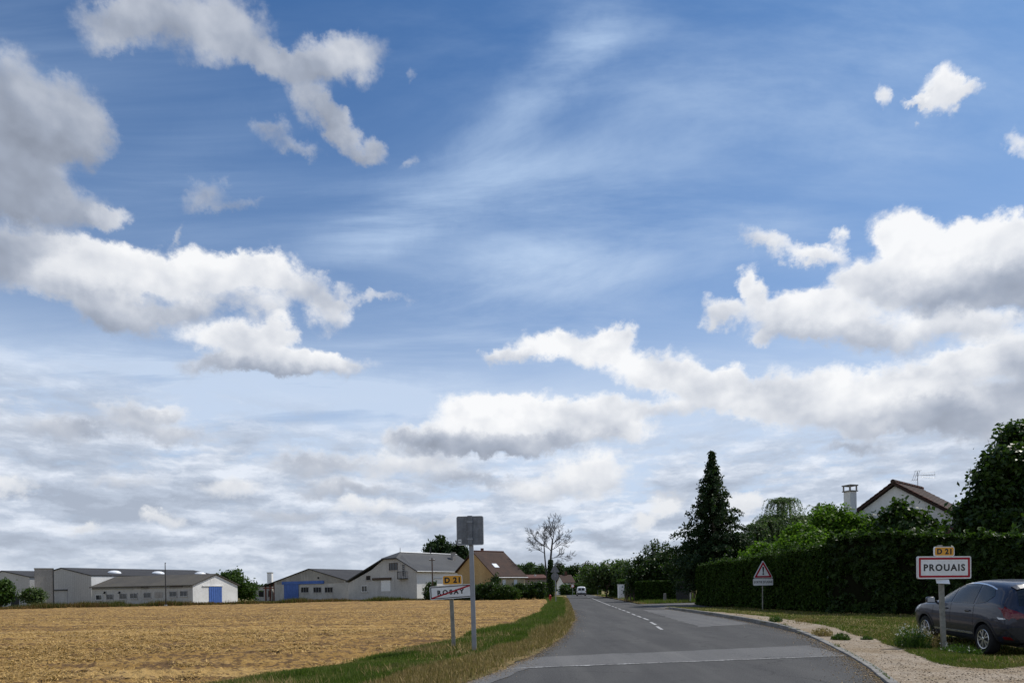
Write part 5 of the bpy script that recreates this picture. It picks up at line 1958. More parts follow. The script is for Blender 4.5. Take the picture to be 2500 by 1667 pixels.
# shrubs with upright shoots
pts, outs = [], []
spk = thing('plum_thicket', 'dark thicket of upright leafy shoots above the low hedge', 'shrub', (at(1600, 1440, 70).x, 70, 0))
sm = MB()
for k in range(120):
    px = rng.uniform(1528, 1700)
    topy = 1345 + 22 * math.sin(px * .05) + (px < 1560) * (1560 - px) * .9 - (px > 1620) * 10 + rng.uniform(-14, 34)
    d = 70 + rng.uniform(-2, 2.5)
    tp = at(px, topy, d)
    b0 = Vector((tp.x + rng.uniform(-.6, .6), d, 0))
    sm.tube([b0, b0.lerp(tp, .6), tp], [.05, .03, .008], 4, cap=False)
    m = 80
    t = .30 + .70 * rng.random(m)
    q = np.array(b0)[None] + np.outer(t, np.array(tp - b0)) + rng.normal(0, 1, (m, 3)) * np.array([.16, .2, .08]) * (1.9 - 1.55 * t)[:, None]
    pts.append(q); outs.append(np.repeat(np.array([[0, 0, .4]]), m, 0))
lo = [blob(1570, 1395, 50, 34, 69), blob(1620, 1390, 55, 40, 69), blob(1670, 1385, 40, 44, 70)]
p2, o2 = clump_points(lo, 9000, .3)
sm.build('branches_or_core', M_bark, spk, world=True)
link('crown', leaves('crown', np.concatenate(pts + [p2]), .15, M_fig, np.concatenate(outs + [o2]), 1.7), spk, True)

tree('lime_bush', 'sunlit green bush between the dark thicket and the far trees', 'shrub', tuple(Vector((at(1480, 1440, 105).x, 105, 0))),
     [blob(1452, 1402, 32, 20, 105), blob(1490, 1395, 34, 22, 104), blob(1520, 1400, 28, 26, 100), blob(1470, 1418, 40, 20, 106), blob(1508, 1385, 12, 14, 102)], 6500, .26, M_olive, .14, spread=.4)
hedge('roadside_hedge', 'dark hedge along the right of the far road, beside the small triangular sign', [(15.9, 112.0), (15.1, 96.0), (14.6, 92.0)], [2.4, 2.6, 2.4], 2.0, M_mid, .2, 120, 1.5, .25)
hedge('corner_hedge', 'flat topped pale green hedge on the bend straight behind the van', [(12.0, 168.0), (20.5, 163.0)], [2.4, 2.3], 2.0, M_mid, .3, 70, 1.5, .1)
hedge('bank_hedge', 'dark hedge beside the pale utility cabinet', [(15.7, 90.5), (17.3, 79.0)], [2.3, 2.2], 1.6, M_fig, .18, 130, 1.5, .15)

# ---- far crowd of trees
for (name, label, px, py, rx, ry, d, mat) in [
    ('far_tree', 'round dark tree above the far end of the road', 1398, 1398, 20, 26, 205, M_fig),
    ('far_tree', 'purple leaved tree among the green far trees', 1437, 1395, 19, 22, 200, M_purple),
    ('far_tree', 'mid green tree right of the purple tree', 1466, 1405, 20, 20, 190, M_mid),
    ('far_tree', 'dark tree in the gap right of the bare tree, over the white house', 1368, 1394, 12, 22, 215, M_fig),
    ('far_tree', 'low dark tree just left of the bare trunk', 1322, 1396, 16, 16, 220, M_fargreen),
    ('far_tree', 'bushy tree behind the red roofed outbuilding', 1290, 1390, 18, 16, 225, M_fargreen),
    ('far_tree', 'small tree right behind the cottage roof end', 1262, 1394, 14, 16, 228, M_fargreen),
    ('far_tree', 'olive tree low behind the van hedge', 1418, 1420, 26, 16, 178, M_olive),
]:
    c = at(px, py, d)
    k = d / FPX
    lob = [((c.x + random.uniform(-.3, .3) * rx * k, d + random.uniform(-1, 1), c.z + random.uniform(-.25, .3) * ry * k), (rx * k * random.uniform(.55, .8), rx * k * .7, ry * k * random.uniform(.5, .75))) for _ in range(5)]
    lob.append(((c.x, d, c.z - ry * k * .5), (rx * k * .9, rx * k * .7, ry * k * .5)))
    tree(name, label, 'tree', (c.x, d, 0), lob, 2600, .42, mat, .25, group='trees beyond the end of the road', spread=.5, shell=.5)
c = at(1382, 1436, 164)
tree('far_bush', 'dark bush hiding the foot of the distant white house', 'bush', (c.x, 164, 0), [((c.x - .3, 164, 1.1), (1.3, 1, 1.2)), ((c.x + 1.2, 164, 1.0), (1.1, 1, 1.1))], 900, .34, M_fig, .1, spread=.35)
# distant belt of woodland on the horizon
wp, wo = [], []
for k in range(420):
    a = rng.uniform(-.80, .62)
    d = rng.uniform(420, 520)
    h = 7.5 + 3.0 * math.sin(a * 23) + rng.uniform(-1.5, 2.5) - (3.5 if -.75 < a < -.42 else 0)
    m = 60
    q = np.array([a * d, d, 0]) + np.stack([rng.normal(0, 4.0, m), rng.normal(0, 3, m), h * rng.random(m) ** .8], 1)
    wp.append(q); wo.append(np.repeat(np.array([[0, -1, .4]]), m, 0))
o = link('far_woodland', leaves('far_woodland', np.concatenate(wp), 2.0, M_fargreen, np.concatenate(wo), 1.4))
o['kind'] = 'stuff'

# ---- left side trees
tree('round_tree', 'dense round green tree between the white gable and the barn', 'tree', (at(572, 1440, 122).x, 122, 0),
     [blob(565, 1420, 26, 24, 120), blob(590, 1432, 28, 24, 121), blob(560, 1440, 20, 20, 121), blob(600, 1446, 26, 16, 121), blob(572, 1405, 16, 12, 121)], 6500, .27, M_mid, .2, spread=.4)
tree('left_edge_tree', 'leafy tree cut by the left edge of the view, in front of the hangar', 'tree', (at(2, 1440, 86).x, 86, 0),
     [blob(6, 1430, 16, 14, 86), blob(12, 1448, 18, 16, 86), blob(-8, 1445, 22, 24, 86), blob(8, 1462, 16, 10, 86)], 4200, .2, M_mid, .12, spread=.3)
tree('hangar_sapling', 'small light green tree in front of the concrete tower', 'tree', (at(80, 1440, 87).x, 87, 0),
     [blob(80, 1448, 22, 9, 87), blob(92, 1456, 14, 10, 87), blob(66, 1458, 12, 8, 87), blob(84, 1464, 16, 10, 87)], 2400, .17, M_olive, .07, spread=.25)
for (label, px, py, rx, ry) in [('dark pine with spreading top behind the farmhouse roof', 1072, 1340, 36, 30), ('narrower dark pine between the farmhouse and the cottage', 1122, 1350, 20, 30)]:
    c = at(px, py, 134)
    k = 134 / FPX
    lob = [((c.x + (j - 1.5) * rx * k * .42, 134 + random.uniform(-1, 1), c.z + ry * k * (.25 - .28 * abs(j - 1.5))), (rx * k * .42, rx * k * .5, ry * k * .55)) for j in range(4)]
    lob += [((c.x, 134, c.z - ry * k * .5), (rx * k * .9, rx * k * .5, ry * k * .45)), ((c.x + .1 * rx * k, 134, c.z + ry * k * .7), (rx * k * .25, rx * k * .3, ry * k * .35))]
    tree('pine', label, 'tree', (c.x, 134, 0), lob, 3400, .34, M_conifer, .22, group='pines behind the farmhouse', spread=.34, aspect=2.4)

# bushes in front of cottage and farmhouse
for (name, label, px0, px1, ytop, d, mat) in [
    ('roadside_bush', 'dark bushes below the cottage gable, just right of the tall post', 1150, 1205, 1420, 95, M_fig),
    ('roadside_bush', 'dense dark bush in front of the cottage shutters', 1196, 1262, 1430, 95.5, M_mid),
    ('roadside_bush', 'wide dark bush in front of the red roofed outbuilding', 1258, 1330, 1420, 98, M_fig),
    ('roadside_bush', 'small bush against the white farmhouse wall, left of the ROSAY sign post', 1040, 1062, 1418, 103, M_fig),
    ('roadside_bush', 'low scrub under the farmhouse, behind the ROSAY sign', 1062, 1152, 1438, 100, M_olive),
    ('cottage_creeper', 'narrow dark shrub at the corner of the cottage', 1204, 1214, 1398, 96.2, M_fig),
]:
    lob = []
    w = px1 - px0
    k = d / FPX
    for j in range(max(2, int(w / 14))):
        px = px0 + w * (j + .5) / max(2, int(w / 14))
        top = ytop + rng.uniform(0, 8)
        c0 = at(px, top, d)
        hgt = c0.z
        lob.append(((c0.x, d + rng.uniform(-.5, .5), hgt * .55), (max(.4, w / max(2, int(w / 14)) * k * .75), .8, hgt * .48)))
    tree(name, label, 'bush', ((at((px0 + px1) / 2, 1440, d)).x, d, 0), lob, int(700 + 75 * w), .17, mat, .05, group='bushes along the far side of the field' if name == 'roadside_bush' else None, spread=.22, trunk=True, fork=.15)

# rough growth along the foot of the buildings
n_ = 26000
px = rng.uniform(-10, 1345, n_)
dd_ = np.interp(px, [0, 225, 470, 625, 850, 1000, 1330], [79, 86, 90, 96, 100, 103, 107]) + rng.uniform(-1.0, 2.5, n_)
aa = np.array([ray(p, 1460)[0] for p in px])
x, y = aa * dd_, dd_
hh = .45 + .5 * smooth01(fbm2(x, y, .35, 3, 101) + .4)
base = np.stack([x, y, np.zeros(n_) - .05], 1)
sel = fbm2(x, y, .25, 3, 103) + rng.normal(0, .25, n_) > .14
M_weed = leafy('weed', (0.050, 0.052, 0.014), (0.115, 0.095, 0.032), None, .7, .2, .1)
M_redweed = leafy('rust_weed', (0.105, 0.050, 0.020), (0.21, 0.125, 0.050), None, .7, .2, .1)
o = link('tall_weeds', blades('tall_weeds', base[sel], hh[sel] * .95, .10, M_weed, .4)); o['kind'] = 'stuff'
o = link('dry_weeds', blades('dry_weeds', base[~sel], hh[~sel] * .8, .09, M_redweed, .4)); o['kind'] = 'stuff'

# ---- the bare tree with its ivy
dt = thing('bare_tree', 'leafless tree with ivy grown trunk standing where the field meets the road', 'tree', (at(1343, 1440, 104).x, 104, 0))
bm_ = MB()
rr_ = random.Random(11)


def branch(p, d, L, r, lev):
    n = 4
    pts, rad = [p], [r]
    q, dd = p.copy(), d.copy()
    for i in range(n):
        dd = (dd + Vector((rr_.uniform(-.16, .16), rr_.uniform(-.16, .16), rr_.uniform(-.04, .10)))).normalized()
        q = q + dd * L / n
        pts.append(q.copy()); rad.append(max(.014, r * (1 - .5 * (i + 1) / n)))
    bm_.tube(pts, rad, 6 if lev < 2 else 4, cap=False)
    if lev >= 5 or L < .30:
        return
    kids = 4 if lev < 3 else 3
    for k in range(kids):
        i = (4, 2, 3, 1)[k]
        sgn = 1 if (k + lev) % 2 else -1
        perp = Vector((dd.z, 0, -dd.x))
        side = perp * sgn * rr_.uniform(.35, .8) + Vector((0, rr_.uniform(-.7, .7), rr_.uniform(-.1, .15)))
        nd = (dd + side * (.35 if k == 0 else .95)).normalized()
        branch(pts[i], nd, L * rr_.uniform(.52, .72), max(rad[i] * rr_.uniform(.55, .8), .019), lev + 1)


def W(px, py, dy=0):
    return at(px, py, 104 + dy)


trunk_top = W(1344, 1368)
bm_.tube([Vector((dt.location.x, 104, -.1)), W(1342, 1420), trunk_top], [.34, .26, .18], 8)
for (pts, r) in [
    ([W(1341, 1452), W(1334, 1400), W(1330, 1358), W(1328, 1330)], .15),            # left stem
    ([trunk_top, W(1346, 1345), W(1349, 1318)], .17),                                # right stem
]:
    bm_.tube(pts, [r, r * .85, r * .7, r * .55][:len(pts)], 7)
for (p, q, L, r) in [
    (W(1328, 1332), Vector((-.85, .1, .60)), 2.2, .075), (W(1328, 1330), Vector((-.10, -.1, 1)), 2.1, .085), (W(1330, 1350), Vector((-.9, -.3, .38)), 2.0, .06), (W(1328, 1330), Vector((.45, .2, .9)), 1.8, .06),
    (W(1349, 1318), Vector((.20, .1, 1)), 2.2, .09), (W(1349, 1320), Vector((-.40, -.2, 1)), 2.0, .07), (W(1347, 1330), Vector((.75, -.1, .75)), 2.1, .075),
    (W(1347, 1342), Vector((.95, .1, .42)), 1.9, .06), (W(1345, 1362), Vector((1, .0, .10)), 2.0, .055), (W(1345, 1345), Vector((-.55, .2, .8)), 1.7, .06),
    (W(1344, 1376), Vector((1, .1, -.15)), 1.2, .03)]:
    branch(Vector(p), q.normalized(), L * .86, r, 1)
bm_.build('trunk', M_deadwood, dt, world=True)
n_ = 3800
t = rng.random(n_)
zc = t * (W(1344, 1366).z)
cx = np.interp(zc, [0, trunk_top.z], [dt.location.x, trunk_top.x])
rad = (.75 - .42 * t) * (1 + .3 * fbm2(zc * 0, zc, .9, 3, 7))
an = rng.uniform(0, 2 * math.pi, n_)
rr = rad * rng.uniform(.55, 1.05, n_)
link('ivy', leaves('ivy', np.stack([cx + np.cos(an) * rr, 104 + np.sin(an) * rr, zc], 1), .16, M_fig, np.stack([np.cos(an), np.sin(an), an * 0], 1), 1.2), dt, True)

# ---- weeds in flower by the red framed sign, tufts on the path
M_flower = plain('white_flower', (0.75, 0.75, 0.70), .7)


def weed(name, label, x, y, r, h, n, mat, flowers=0, group=None):
    z = float(z_right(x, y))
    root = thing(name, label, 'plant', (x, y, z), group=group)
    an, rd_ = rng.uniform(0, 2 * math.pi, n), r * np.sqrt(rng.random(n))
    b = np.stack([np.cos(an) * rd_ * .7, np.sin(an) * rd_, np.zeros(n)], 1)
    hh = h * (1.1 - .6 * rd_ / r)
    st_ = link('stems', blades('stems', b, hh * 1.25, .012, mat, .55), root)
    st_['kind'] = 'stuff'
    m = n
    an, rd_ = rng.uniform(0, 2 * math.pi, m), r * np.sqrt(rng.random(m))
    q = np.stack([np.cos(an) * rd_ * .8, np.sin(an) * rd_, rng.random(m) * h * (1.0 - .5 * rd_ / r)], 1)
    link('leaves', leaves('leaves', q, .035, mat, None, 2.0), root)['kind'] = 'stuff'
    if flowers:
        an, rd_ = rng.uniform(0, 2 * math.pi, flowers), r * np.sqrt(rng.random(flowers))
        q = np.stack([np.cos(an) * rd_ * .8, np.sin(an) * rd_, h * (.65 + .5 * rng.random(flowers)) * (1.0 - .3 * rd_ / r)], 1)
        q = (q[:, None, :] + rng.normal(0, .016, (flowers, 7, 3))).reshape(-1, 3)
        link('flowers', leaves('flowers', q, .016, M_flower, None, 1.0, upbias=1.0), root)['kind'] = 'stuff'
    return root


weed('flowering_weed', 'leafy weeds with small white flower heads just left of the PROUAIS sign post', 8.5, 14.5, .42, .48, 330, M_mid, 46)
weed('flowering_weed', 'taller wispy weeds in front of the front car wheel', 8.95, 14.9, .35, .42, 240, M_dry, 14)
weed('flowering_weed', 'low green weeds at the foot of the PROUAIS sign post', 8.95, 13.7, .45, .24, 380, M_mid, 12)
for (label, x, y, r, h, m) in [('dry tuft growing in the kerb joint where the path narrows', 8.12, 17.9, .34, .24, M_dry), ('small green tuft beside the dropped kerb', 7.98, 16.6, .26, .20, M_mid),
                               ('little tuft out on the gravel', 8.55, 16.5, .16, .10, M_olive), ('green weed by the kerb further up the path', 9.1, 23.6, .28, .26, M_mid),
                               ('dry clump between path and lawn', 10.0, 23.2, .5, .22, M_dry)]:
    weed('weed_tuft', label, x, y, r, h, 190, m, group='weeds along the gravel path')
# ------------------------------------------------------------------ signs and street furniture
M_signwhite = weathered('sign_white', (0.80, 0.80, 0.80), (0.75, 0.75, 0.74), (0.60, 0.59, 0.56), 2.0, 9.0, .5, .45, 0.0)
M_signback = weathered('sign_back_grey', (0.175, 0.185, 0.20), (0.155, 0.163, 0.175), (0.23, 0.235, 0.24), 1.5, 6.0, .6, .5, 0.0)
M_signrim = plain('sign_rim', (0.55, 0.56, 0.57), 0.4, 0.5, .5, .05)
M_red = plain('sign_red', (0.36, 0.008, 0.020), 0.5, 0, .2, .05)
M_black = plain('sign_black', (0.012, 0.012, 0.014), 0.4, 0, .4, .05)
M_yellow = plain('sign_yellow', (0.74, 0.34, 0.015), 0.35, 0, .5, .04)
M_post = plain('post_zinc', (0.27, 0.28, 0.30), 0.5, 0.35, .5, .12, 4.0)
M_postold = weathered('post_old_zinc', (0.25, 0.245, 0.215), (0.21, 0.205, 0.18), (0.16, 0.15, 0.13), 1.2, 3.0, .7, .5, .1)


def face(pts2, y0, y1):
    """2-D outline in the plane of the sign -> slab between two depths"""
    return MB().prism([(p[0], y0, p[1]) for p in pts2], (0, y1 - y0, 0))


def shift(pts, dx, dz):
    return [(p[0] + dx, p[1] + dz) for p in pts]


def ring(outer, inner, y0, y1):
    m = MB()
    n = len(outer)
    vs = [(p[0], y0, p[1]) for p in outer] + [(p[0], y0, p[1]) for p in inner] + [(p[0], y1, p[1]) for p in outer] + [(p[0], y1, p[1]) for p in inner]
    fs = []
    for i in range(n):
        j = (i + 1) % n
        fs += [(i, j, n + j, n + i), (2 * n + i, 3 * n + i, 3 * n + j, 2 * n + j), (i, 2 * n + i, 2 * n + j, j), (n + i, n + j, 3 * n + j, 3 * n + i)]
    return m.add(vs, fs)


def box_post(h, w, d, mat, root, lean=0.0):
    m = MB().add([(-w / 2, -d / 2, -.1), (w / 2, -d / 2, -.1), (w / 2, d / 2, -.1), (-w / 2, d / 2, -.1),
                  (-w / 2 + lean, -d / 2, h), (w / 2 + lean, -d / 2, h), (w / 2 + lean, d / 2, h), (-w / 2 + lean, d / 2, h)],
                 [(3, 2, 1, 0), (4, 5, 6, 7), (0, 1, 5, 4), (1, 2, 6, 5), (2, 3, 7, 6), (3, 0, 4, 7)])
    return m.build('post', mat, root, bev=.008)


def town_sign(root, w, h, zc, text, tsize, border, tilt=0.0, xo=0.0, space=1.25, slash=False, bw=.045):
    p = face(round_rect(w, h, .035), -.105, -.075).build('panel', M_signwhite, root)
    p.location = (xo, 0, zc)
    p.rotation_euler = (0, -tilt, 0)
    m_ = .022 if not slash else .012
    o, i = round_rect(w - 2 * m_, h - 2 * m_, .022), round_rect(w - 2 * m_ - 2 * bw, h - 2 * m_ - 2 * bw, .008)
    ring(o, i, -.1085, -.104).build('border', border, p)
    lettering('letter', text, tsize, M_black, p, (0, -.1065, 0), space=space, bold=.0065)
    rim_o, rim_i = round_rect(w + .016, h + .016, .04), round_rect(w - .002, h - .002, .035)
    ring(rim_o, rim_i, -.108, -.060).build('rim', M_signrim, p)
    if slash:
        a = Vector((w / 2 - .03, h / 2 - .03))
        d = (a * 2).normalized()
        n = Vector((-d.y, d.x)) * .017
        face([(-a.x - n.x, -a.y - n.y), (a.x - n.x, a.y - n.y), (a.x + n.x, a.y + n.y), (-a.x + n.x, -a.y + n.y)], -.1125, -.1095).build('red_bar', M_red, p)
    for s in (-.3, .3):
        c = MB().box((s * w * .2, -.055, 0), (.03, .04, h * .9)).build('bracket', M_post, p)
    return p


def route_plate(root, w, h, zc, xo=0.0, tilt=0.0):
    p = face(round_rect(w, h, .04), -.110, -.082).build('route_plate', M_yellow, root)
    p.location = (xo, 0, zc)
    p.rotation_euler = (0, -tilt, 0)
    ring(round_rect(w + .01, h + .01, .045), round_rect(w - .022, h - .022, .030), -.1135, -.078).build('rim', M_signwhite, p)
    lettering('letter', 'D 21', h * .78, M_black, p, (0, -.1115, 0), space=1.15, bold=.0075)
    return p


# end-of-village sign
r_ = thing('village_end_sign', 'tilted white ROSAY sign struck through in red, yellow D 21 plate on top', 'road sign', (at(1107, 1500, 15.2).x, 15.2, 0.05), 0.05)
r_.scale = (.94, .94, .94)
box_post(1.62, .095, .06, M_postold, r_, -.055)
town_sign(r_, .97, .305, 1.365, 'ROSAY', .150, M_black, tilt=R(3.2), xo=-.05, space=1.5, slash=True, bw=.018)
route_plate(r_, .46, .225, 1.645, -.01, R(1.0))

# tall sign seen from behind
r_ = thing('tall_sign', 'tall sign turned away, blank grey square back on a tall grey metal post', 'road sign', (at(1157, 1500, 14.2).x, 14.2, 0.04), -.06)
r_.scale = (.94, .94, .94)
box_post(3.02, .10, .05, M_post, r_, -.045)
p = face(round_rect(.585, .625, .035), -.058, -.030).build('panel', M_signback, r_)
p.location = (-.05, .0, 2.72)
ring(round_rect(.60, .64, .042), round_rect(.578, .618, .032), -.064, -.024).build('rim', M_signrim, p)
face(round_rect(.57, .61, .03), -.028, -.026).build('front_face', M_signwhite, p)
MB().box((.0, -.075, 0), (.105, .03, .655)).build('channel', M_signback, p, bev=.006)
for z in (-.19, .19):
    MB().box((0, -.0925, z), (.125, .006, .03)).build('clamp', M_post, p)
face([(-.265, -.285), (-.195, -.285), (-.195, -.19), (-.265, -.19)], -.0605, -.0585).build('sticker', M_signwhite, p)
face([(-.255, -.235), (-.205, -.235), (-.205, -.215), (-.255, -.215)], -.0625, -.061).build('sticker_print', M_signback, p)
MB().box((-.045, 0, 3.035), (.11, .06, .03)).build('cap', M_signrim, r_, bev=.006)

# village entrance sign
r_ = thing('village_entry_sign', 'white PROUAIS village sign framed in red, with yellow D 21 plate, standing before the car', 'road sign', (at(2303, 1500, 14.8).x, 14.8, -.06), 0.04)
r_.scale = (.96, .96, .96)
box_post(2.33, .105, .06, M_postold, r_, -.06)
town_sign(r_, 1.22, .49, 1.825, 'PROUAIS', .205, M_red, tilt=R(-.5), xo=-.03, space=1.22)
route_plate(r_, .455, .205, 2.185, -.03, R(-.6))
pl = MB().box((0, 0, 0), (.27, .006, .13)).build('notice_plate', M_signwhite, r_)
pl.location = (-.07, -.10, 1.515)
pl.rotation_euler = (R(-38), R(4), R(-14))
MB().box((.0, .05, .02), (.03, .1, .03)).build('bracket', M_post, pl)


def tri(w, r, n=5):
    """rounded triangle, point up, centred on its base line"""
    h = w * .866
    P_ = [Vector((-w / 2, 0)), Vector((w / 2, 0)), Vector((0, h))]
    out = []
    for i in range(3):
        p, a, b = P_[i], P_[i - 1], P_[(i + 1) % 3]
        u, v = (a - p).normalized(), (b - p).normalized()
        c = p + (u + v).normalized() * r * 2
        s, e = p + u * r * 1.732, p + v * r * 1.732
        a0, a1 = math.atan2(s.y - c.y, s.x - c.x), math.atan2(e.y - c.y, e.x - c.x)
        if a1 < a0:
            a1 += 2 * math.pi
        for k in range(n + 1):
            t = a0 + (a1 - a0) * k / n
            out.append((c.x + r * math.cos(t), c.y + r * math.sin(t)))
    return out


def tri_in(w, ins, r):
    return shift(tri(w - 2 * ins * 1.732, max(.005, r - ins * .5)), 0, ins)


r_ = thing('warning_sign', 'triangular warning sign with exclamation mark over a SORTIE D\'USINE plate, before the thuja hedge', 'road sign', (13.75, 37.5, 0.11), .10)
MB().tube([(0, 0, -.1), (.03, 0, 2.55)], .032, 10).build('post', M_postold, r_)
p = face(tri(1.12, .045), -.075, -.05).build('panel', M_signwhite, r_)
p.location = (.03, 0, 1.69)
ring(tri_in(1.12, .028, .045), tri_in(1.12, .118, .045), -.079, -.0745).build('border', M_red, p)
ring(tri(1.135, .048), tri_in(1.12, .004, .045), -.078, -.04).build('rim', M_signrim, p)
q = MB()
q.prism([(-.052, -.079, .62), (.052, -.079, .62), (.026, -.079, .30), (-.026, -.079, .30)], (0, .003, 0))
q.prism([(.048 * math.cos(2 * math.pi * k / 14), -.079, .225 + .048 * math.sin(2 * math.pi * k / 14)) for k in range(14)], (0, .003, 0))
q.build('exclamation_mark', M_black, p)
p = face(round_rect(1.12, .37, .05), -.075, -.05).build('text_plate', M_signwhite, r_)
p.location = (.02, 0, 1.475)
ring(round_rect(1.135, .385, .055), round_rect(1.105, .355, .045), -.079, -.045).build('rim', M_signrim, p)
lettering('letter', "SORTIE D'USINE", .17, M_black, p, (0, -.0765, 0), space=1.1, bold=.004, xs=.80)

# pair of signs seen from behind further on
r_ = thing('back_sign_pair', 'triangle and round sign seen from behind on one post, beside the bare tree', 'road sign', (4.16, 64.9, 0.05), -.05)
MB().tube([(0, 0, -.1), (-.03, 0, 3.5)], .04, 8).build('post', M_post, r_)
p = face(tri(.92, .05), -.06, -.045).build('triangle_panel', M_signback, r_)
p.location = (-.05, 0, 2.93)
p = face([(.37 * math.cos(2 * math.pi * k / 24), .37 * math.sin(2 * math.pi * k / 24)) for k in range(24)], -.06, -.045).build('round_panel', M_signback, r_)
p.location = (-.05, 0, 2.53)
for o_ in list(r_.children):
    if o_.name.startswith(('triangle', 'round')):
        MB().box((0, -.07, .1), (.07, .02, .3)).build('bracket', M_post, o_)

# small far signs
c = at(1398, 1440, 130)
r_ = thing('round_sign', 'tiny round sign with pale face on the left of the van', 'road sign', (c.x, 130, 0))
MB().tube([(0, 0, 0), (0, 0, 2.3)], .04, 6).build('post', M_post, r_)
cir = lambda r: [(r * math.cos(2 * math.pi * k / 20), r * math.sin(2 * math.pi * k / 20)) for k in range(20)]
p = face(cir(.36), -.06, -.045).build('panel', M_signwhite, r_)
p.location = (0, 0, 1.98)
ring(cir(.36), cir(.26), -.064, -.059).build('border', M_red, p)
c = at(1459, 1440, 110)
r_ = thing('small_triangle_sign', 'tiny triangular sign over a small plate before the hedge right of the van', 'road sign', (c.x, 110, 0.03))
MB().tube([(0, 0, 0), (0, 0, 2.7)], .04, 6).build('post', M_post, r_)
p = face(tri(.72, .04), -.06, -.045).build('panel', M_signwhite, r_)
p.location = (0, 0, 2.0)
ring(tri_in(.72, .012, .04), tri_in(.72, .08, .04), -.064, -.059).build('border', M_red, p)
face(round_rect(.6, .25, .03), -.06, -.045).build('text_plate', M_signwhite, r_).location = (0, 0, 1.83)

# fire hydrant
r_ = thing('fire_hydrant', 'small red fire hydrant at the end of the verge under the bare tree', 'hydrant', (4.12, 73.9, 0.0))
M_hyd = plain('hydrant_red', (0.30, 0.02, 0.02), .4)
MB().lathe([(.13, 0), (.13, .06), (.085, .08), (.085, .50), (.10, .52), (.10, .60), (.12, .62), (.12, .70), (.09, .78), (.02, .81)], 16).build('body', M_hyd, r_, smooth=True)
for s in (-1, 1):
    MB().lathe([(.05, 0), (.05, .10), (.06, .105), (.06, .14)], 12, 'X', (.07 * s if s > 0 else -.21, 0, .44)).build('outlet', M_hyd, r_)
MB().lathe([(.06, 0), (.06, .12), (.075, .125), (.075, .16)], 12, 'Y', (0, -.23, .40)).build('outlet', M_hyd, r_)
MB().lathe([(.16, -.05), (.16, .015)], 14).build('footing', M_conc, r_)

# utility cabinet
c = at(1516, 1440, 87)
r_ = thing('utility_cabinet', 'pale upright utility cabinet in the weeds right of the far road', 'cabinet', (c.x, 87, 0.03), .25)
MB().box((0, 0, .92), (.78, .36, 1.70)).build('body', M_white, r_, bev=.02)
MB().box((0, 0, .035), (.74, .34, .09)).build('plinth', M_conc, r_)
MB().box((0, -.19, .92), (.70, .02, 1.58)).build('door', M_white, r_, bev=.006)
MB().box((0, 0, 1.80), (.86, .44, .06)).build('lid', M_white, r_, bev=.01)
MB().box((.24, -.21, .95), (.05, .03, .14)).build('handle', M_iron, r_)
MB().box((.12, -.203, 1.5), (.2, .006, .16)).build('label_plate', M_greyframe, r_)
# ------------------------------------------------------------------ vehicles
from mathutils.bvhtree import BVHTree


def evaluated(o):
    dg = bpy.context.evaluated_depsgraph_get()
    dg.update()
    return bpy.data.meshes.new_from_object(o.evaluated_get(dg))


def loft_body(stations, levels=2):
    """stations: (y, half-section [(x, z) from the floor's middle to the roof's middle])"""
    n = len(stations[0][1])
    vs, fs = [], []
    for (y, sec) in stations:
        full = [(-x, z) for x, z in sec] + [(x, z) for x, z in sec[-2:0:-1]]
        vs += [(x, y, z) for x, z in full]
    m = 2 * n - 2
    for i in range(len(stations) - 1):
        for k in range(m):
            a, b = i * m + k, i * m + (k + 1) % m
            fs.append((a, b, b + m, a + m))
    fs.append(tuple(range(m)))
    fs.append(tuple(reversed(range((len(stations) - 1) * m, len(stations) * m))))
    mb = MB()
    mb.add(vs, fs)
    me = mb.mesh('tmp', None)
    o = bpy.data.objects.new('tmp', me)
    COL.objects.link(o)
    s = o.modifiers.new('s', 'SUBSURF')
    s.levels = levels
    s.render_levels = levels
    me2 = evaluated(o)
    bpy.data.objects.remove(o)
    return me2


def cut_wheels(me, axles, r, depth, width):
    o = bpy.data.objects.new('tmp', me)
    COL.objects.link(o)
    cuts = []
    for y in axles:
        for s in (-1, 1):
            c = MB().lathe([(r, 0), (r, depth)], 40, 'X', ((-width if s < 0 else width - depth), y, .335))
            co = c.build('tmpcut', None)
            b = o.modifiers.new('b', 'BOOLEAN')
            b.operation = 'DIFFERENCE'
            b.solver = 'EXACT'
            b.object = co
            cuts.append(co)
    me2 = evaluated(o)
    bpy.data.objects.remove(o)
    for c in cuts:
        bpy.data.objects.remove(c)
    return me2


def fine_poly(poly, cell):
    """polygon in the plane -> triangulated, evenly cut vertices"""
    bm = bmesh.new()
    f = bm.faces.new([bm.verts.new((p[0], p[1], 0)) for p in poly])
    xs = [p[0] for p in poly]
    ys = [p[1] for p in poly]
    for a in range(2):
        lo, hi = (min(xs), max(xs)) if a == 0 else (min(ys), max(ys))
        for k in range(1, int((hi - lo) / cell) + 1):
            no = [0, 0, 0]
            no[a] = 1
            co = [0, 0, 0]
            co[a] = lo + k * cell
            bmesh.ops.bisect_plane(bm, geom=bm.verts[:] + bm.edges[:] + bm.faces[:], plane_co=co, plane_no=no)
    bmesh.ops.triangulate(bm, faces=bm.faces)
    v = [tuple(x.co) for x in bm.verts]
    bm.verts.index_update()
    fs = [tuple(x.index for x in q.verts) for q in bm.faces]
    bm.free()
    return v, fs


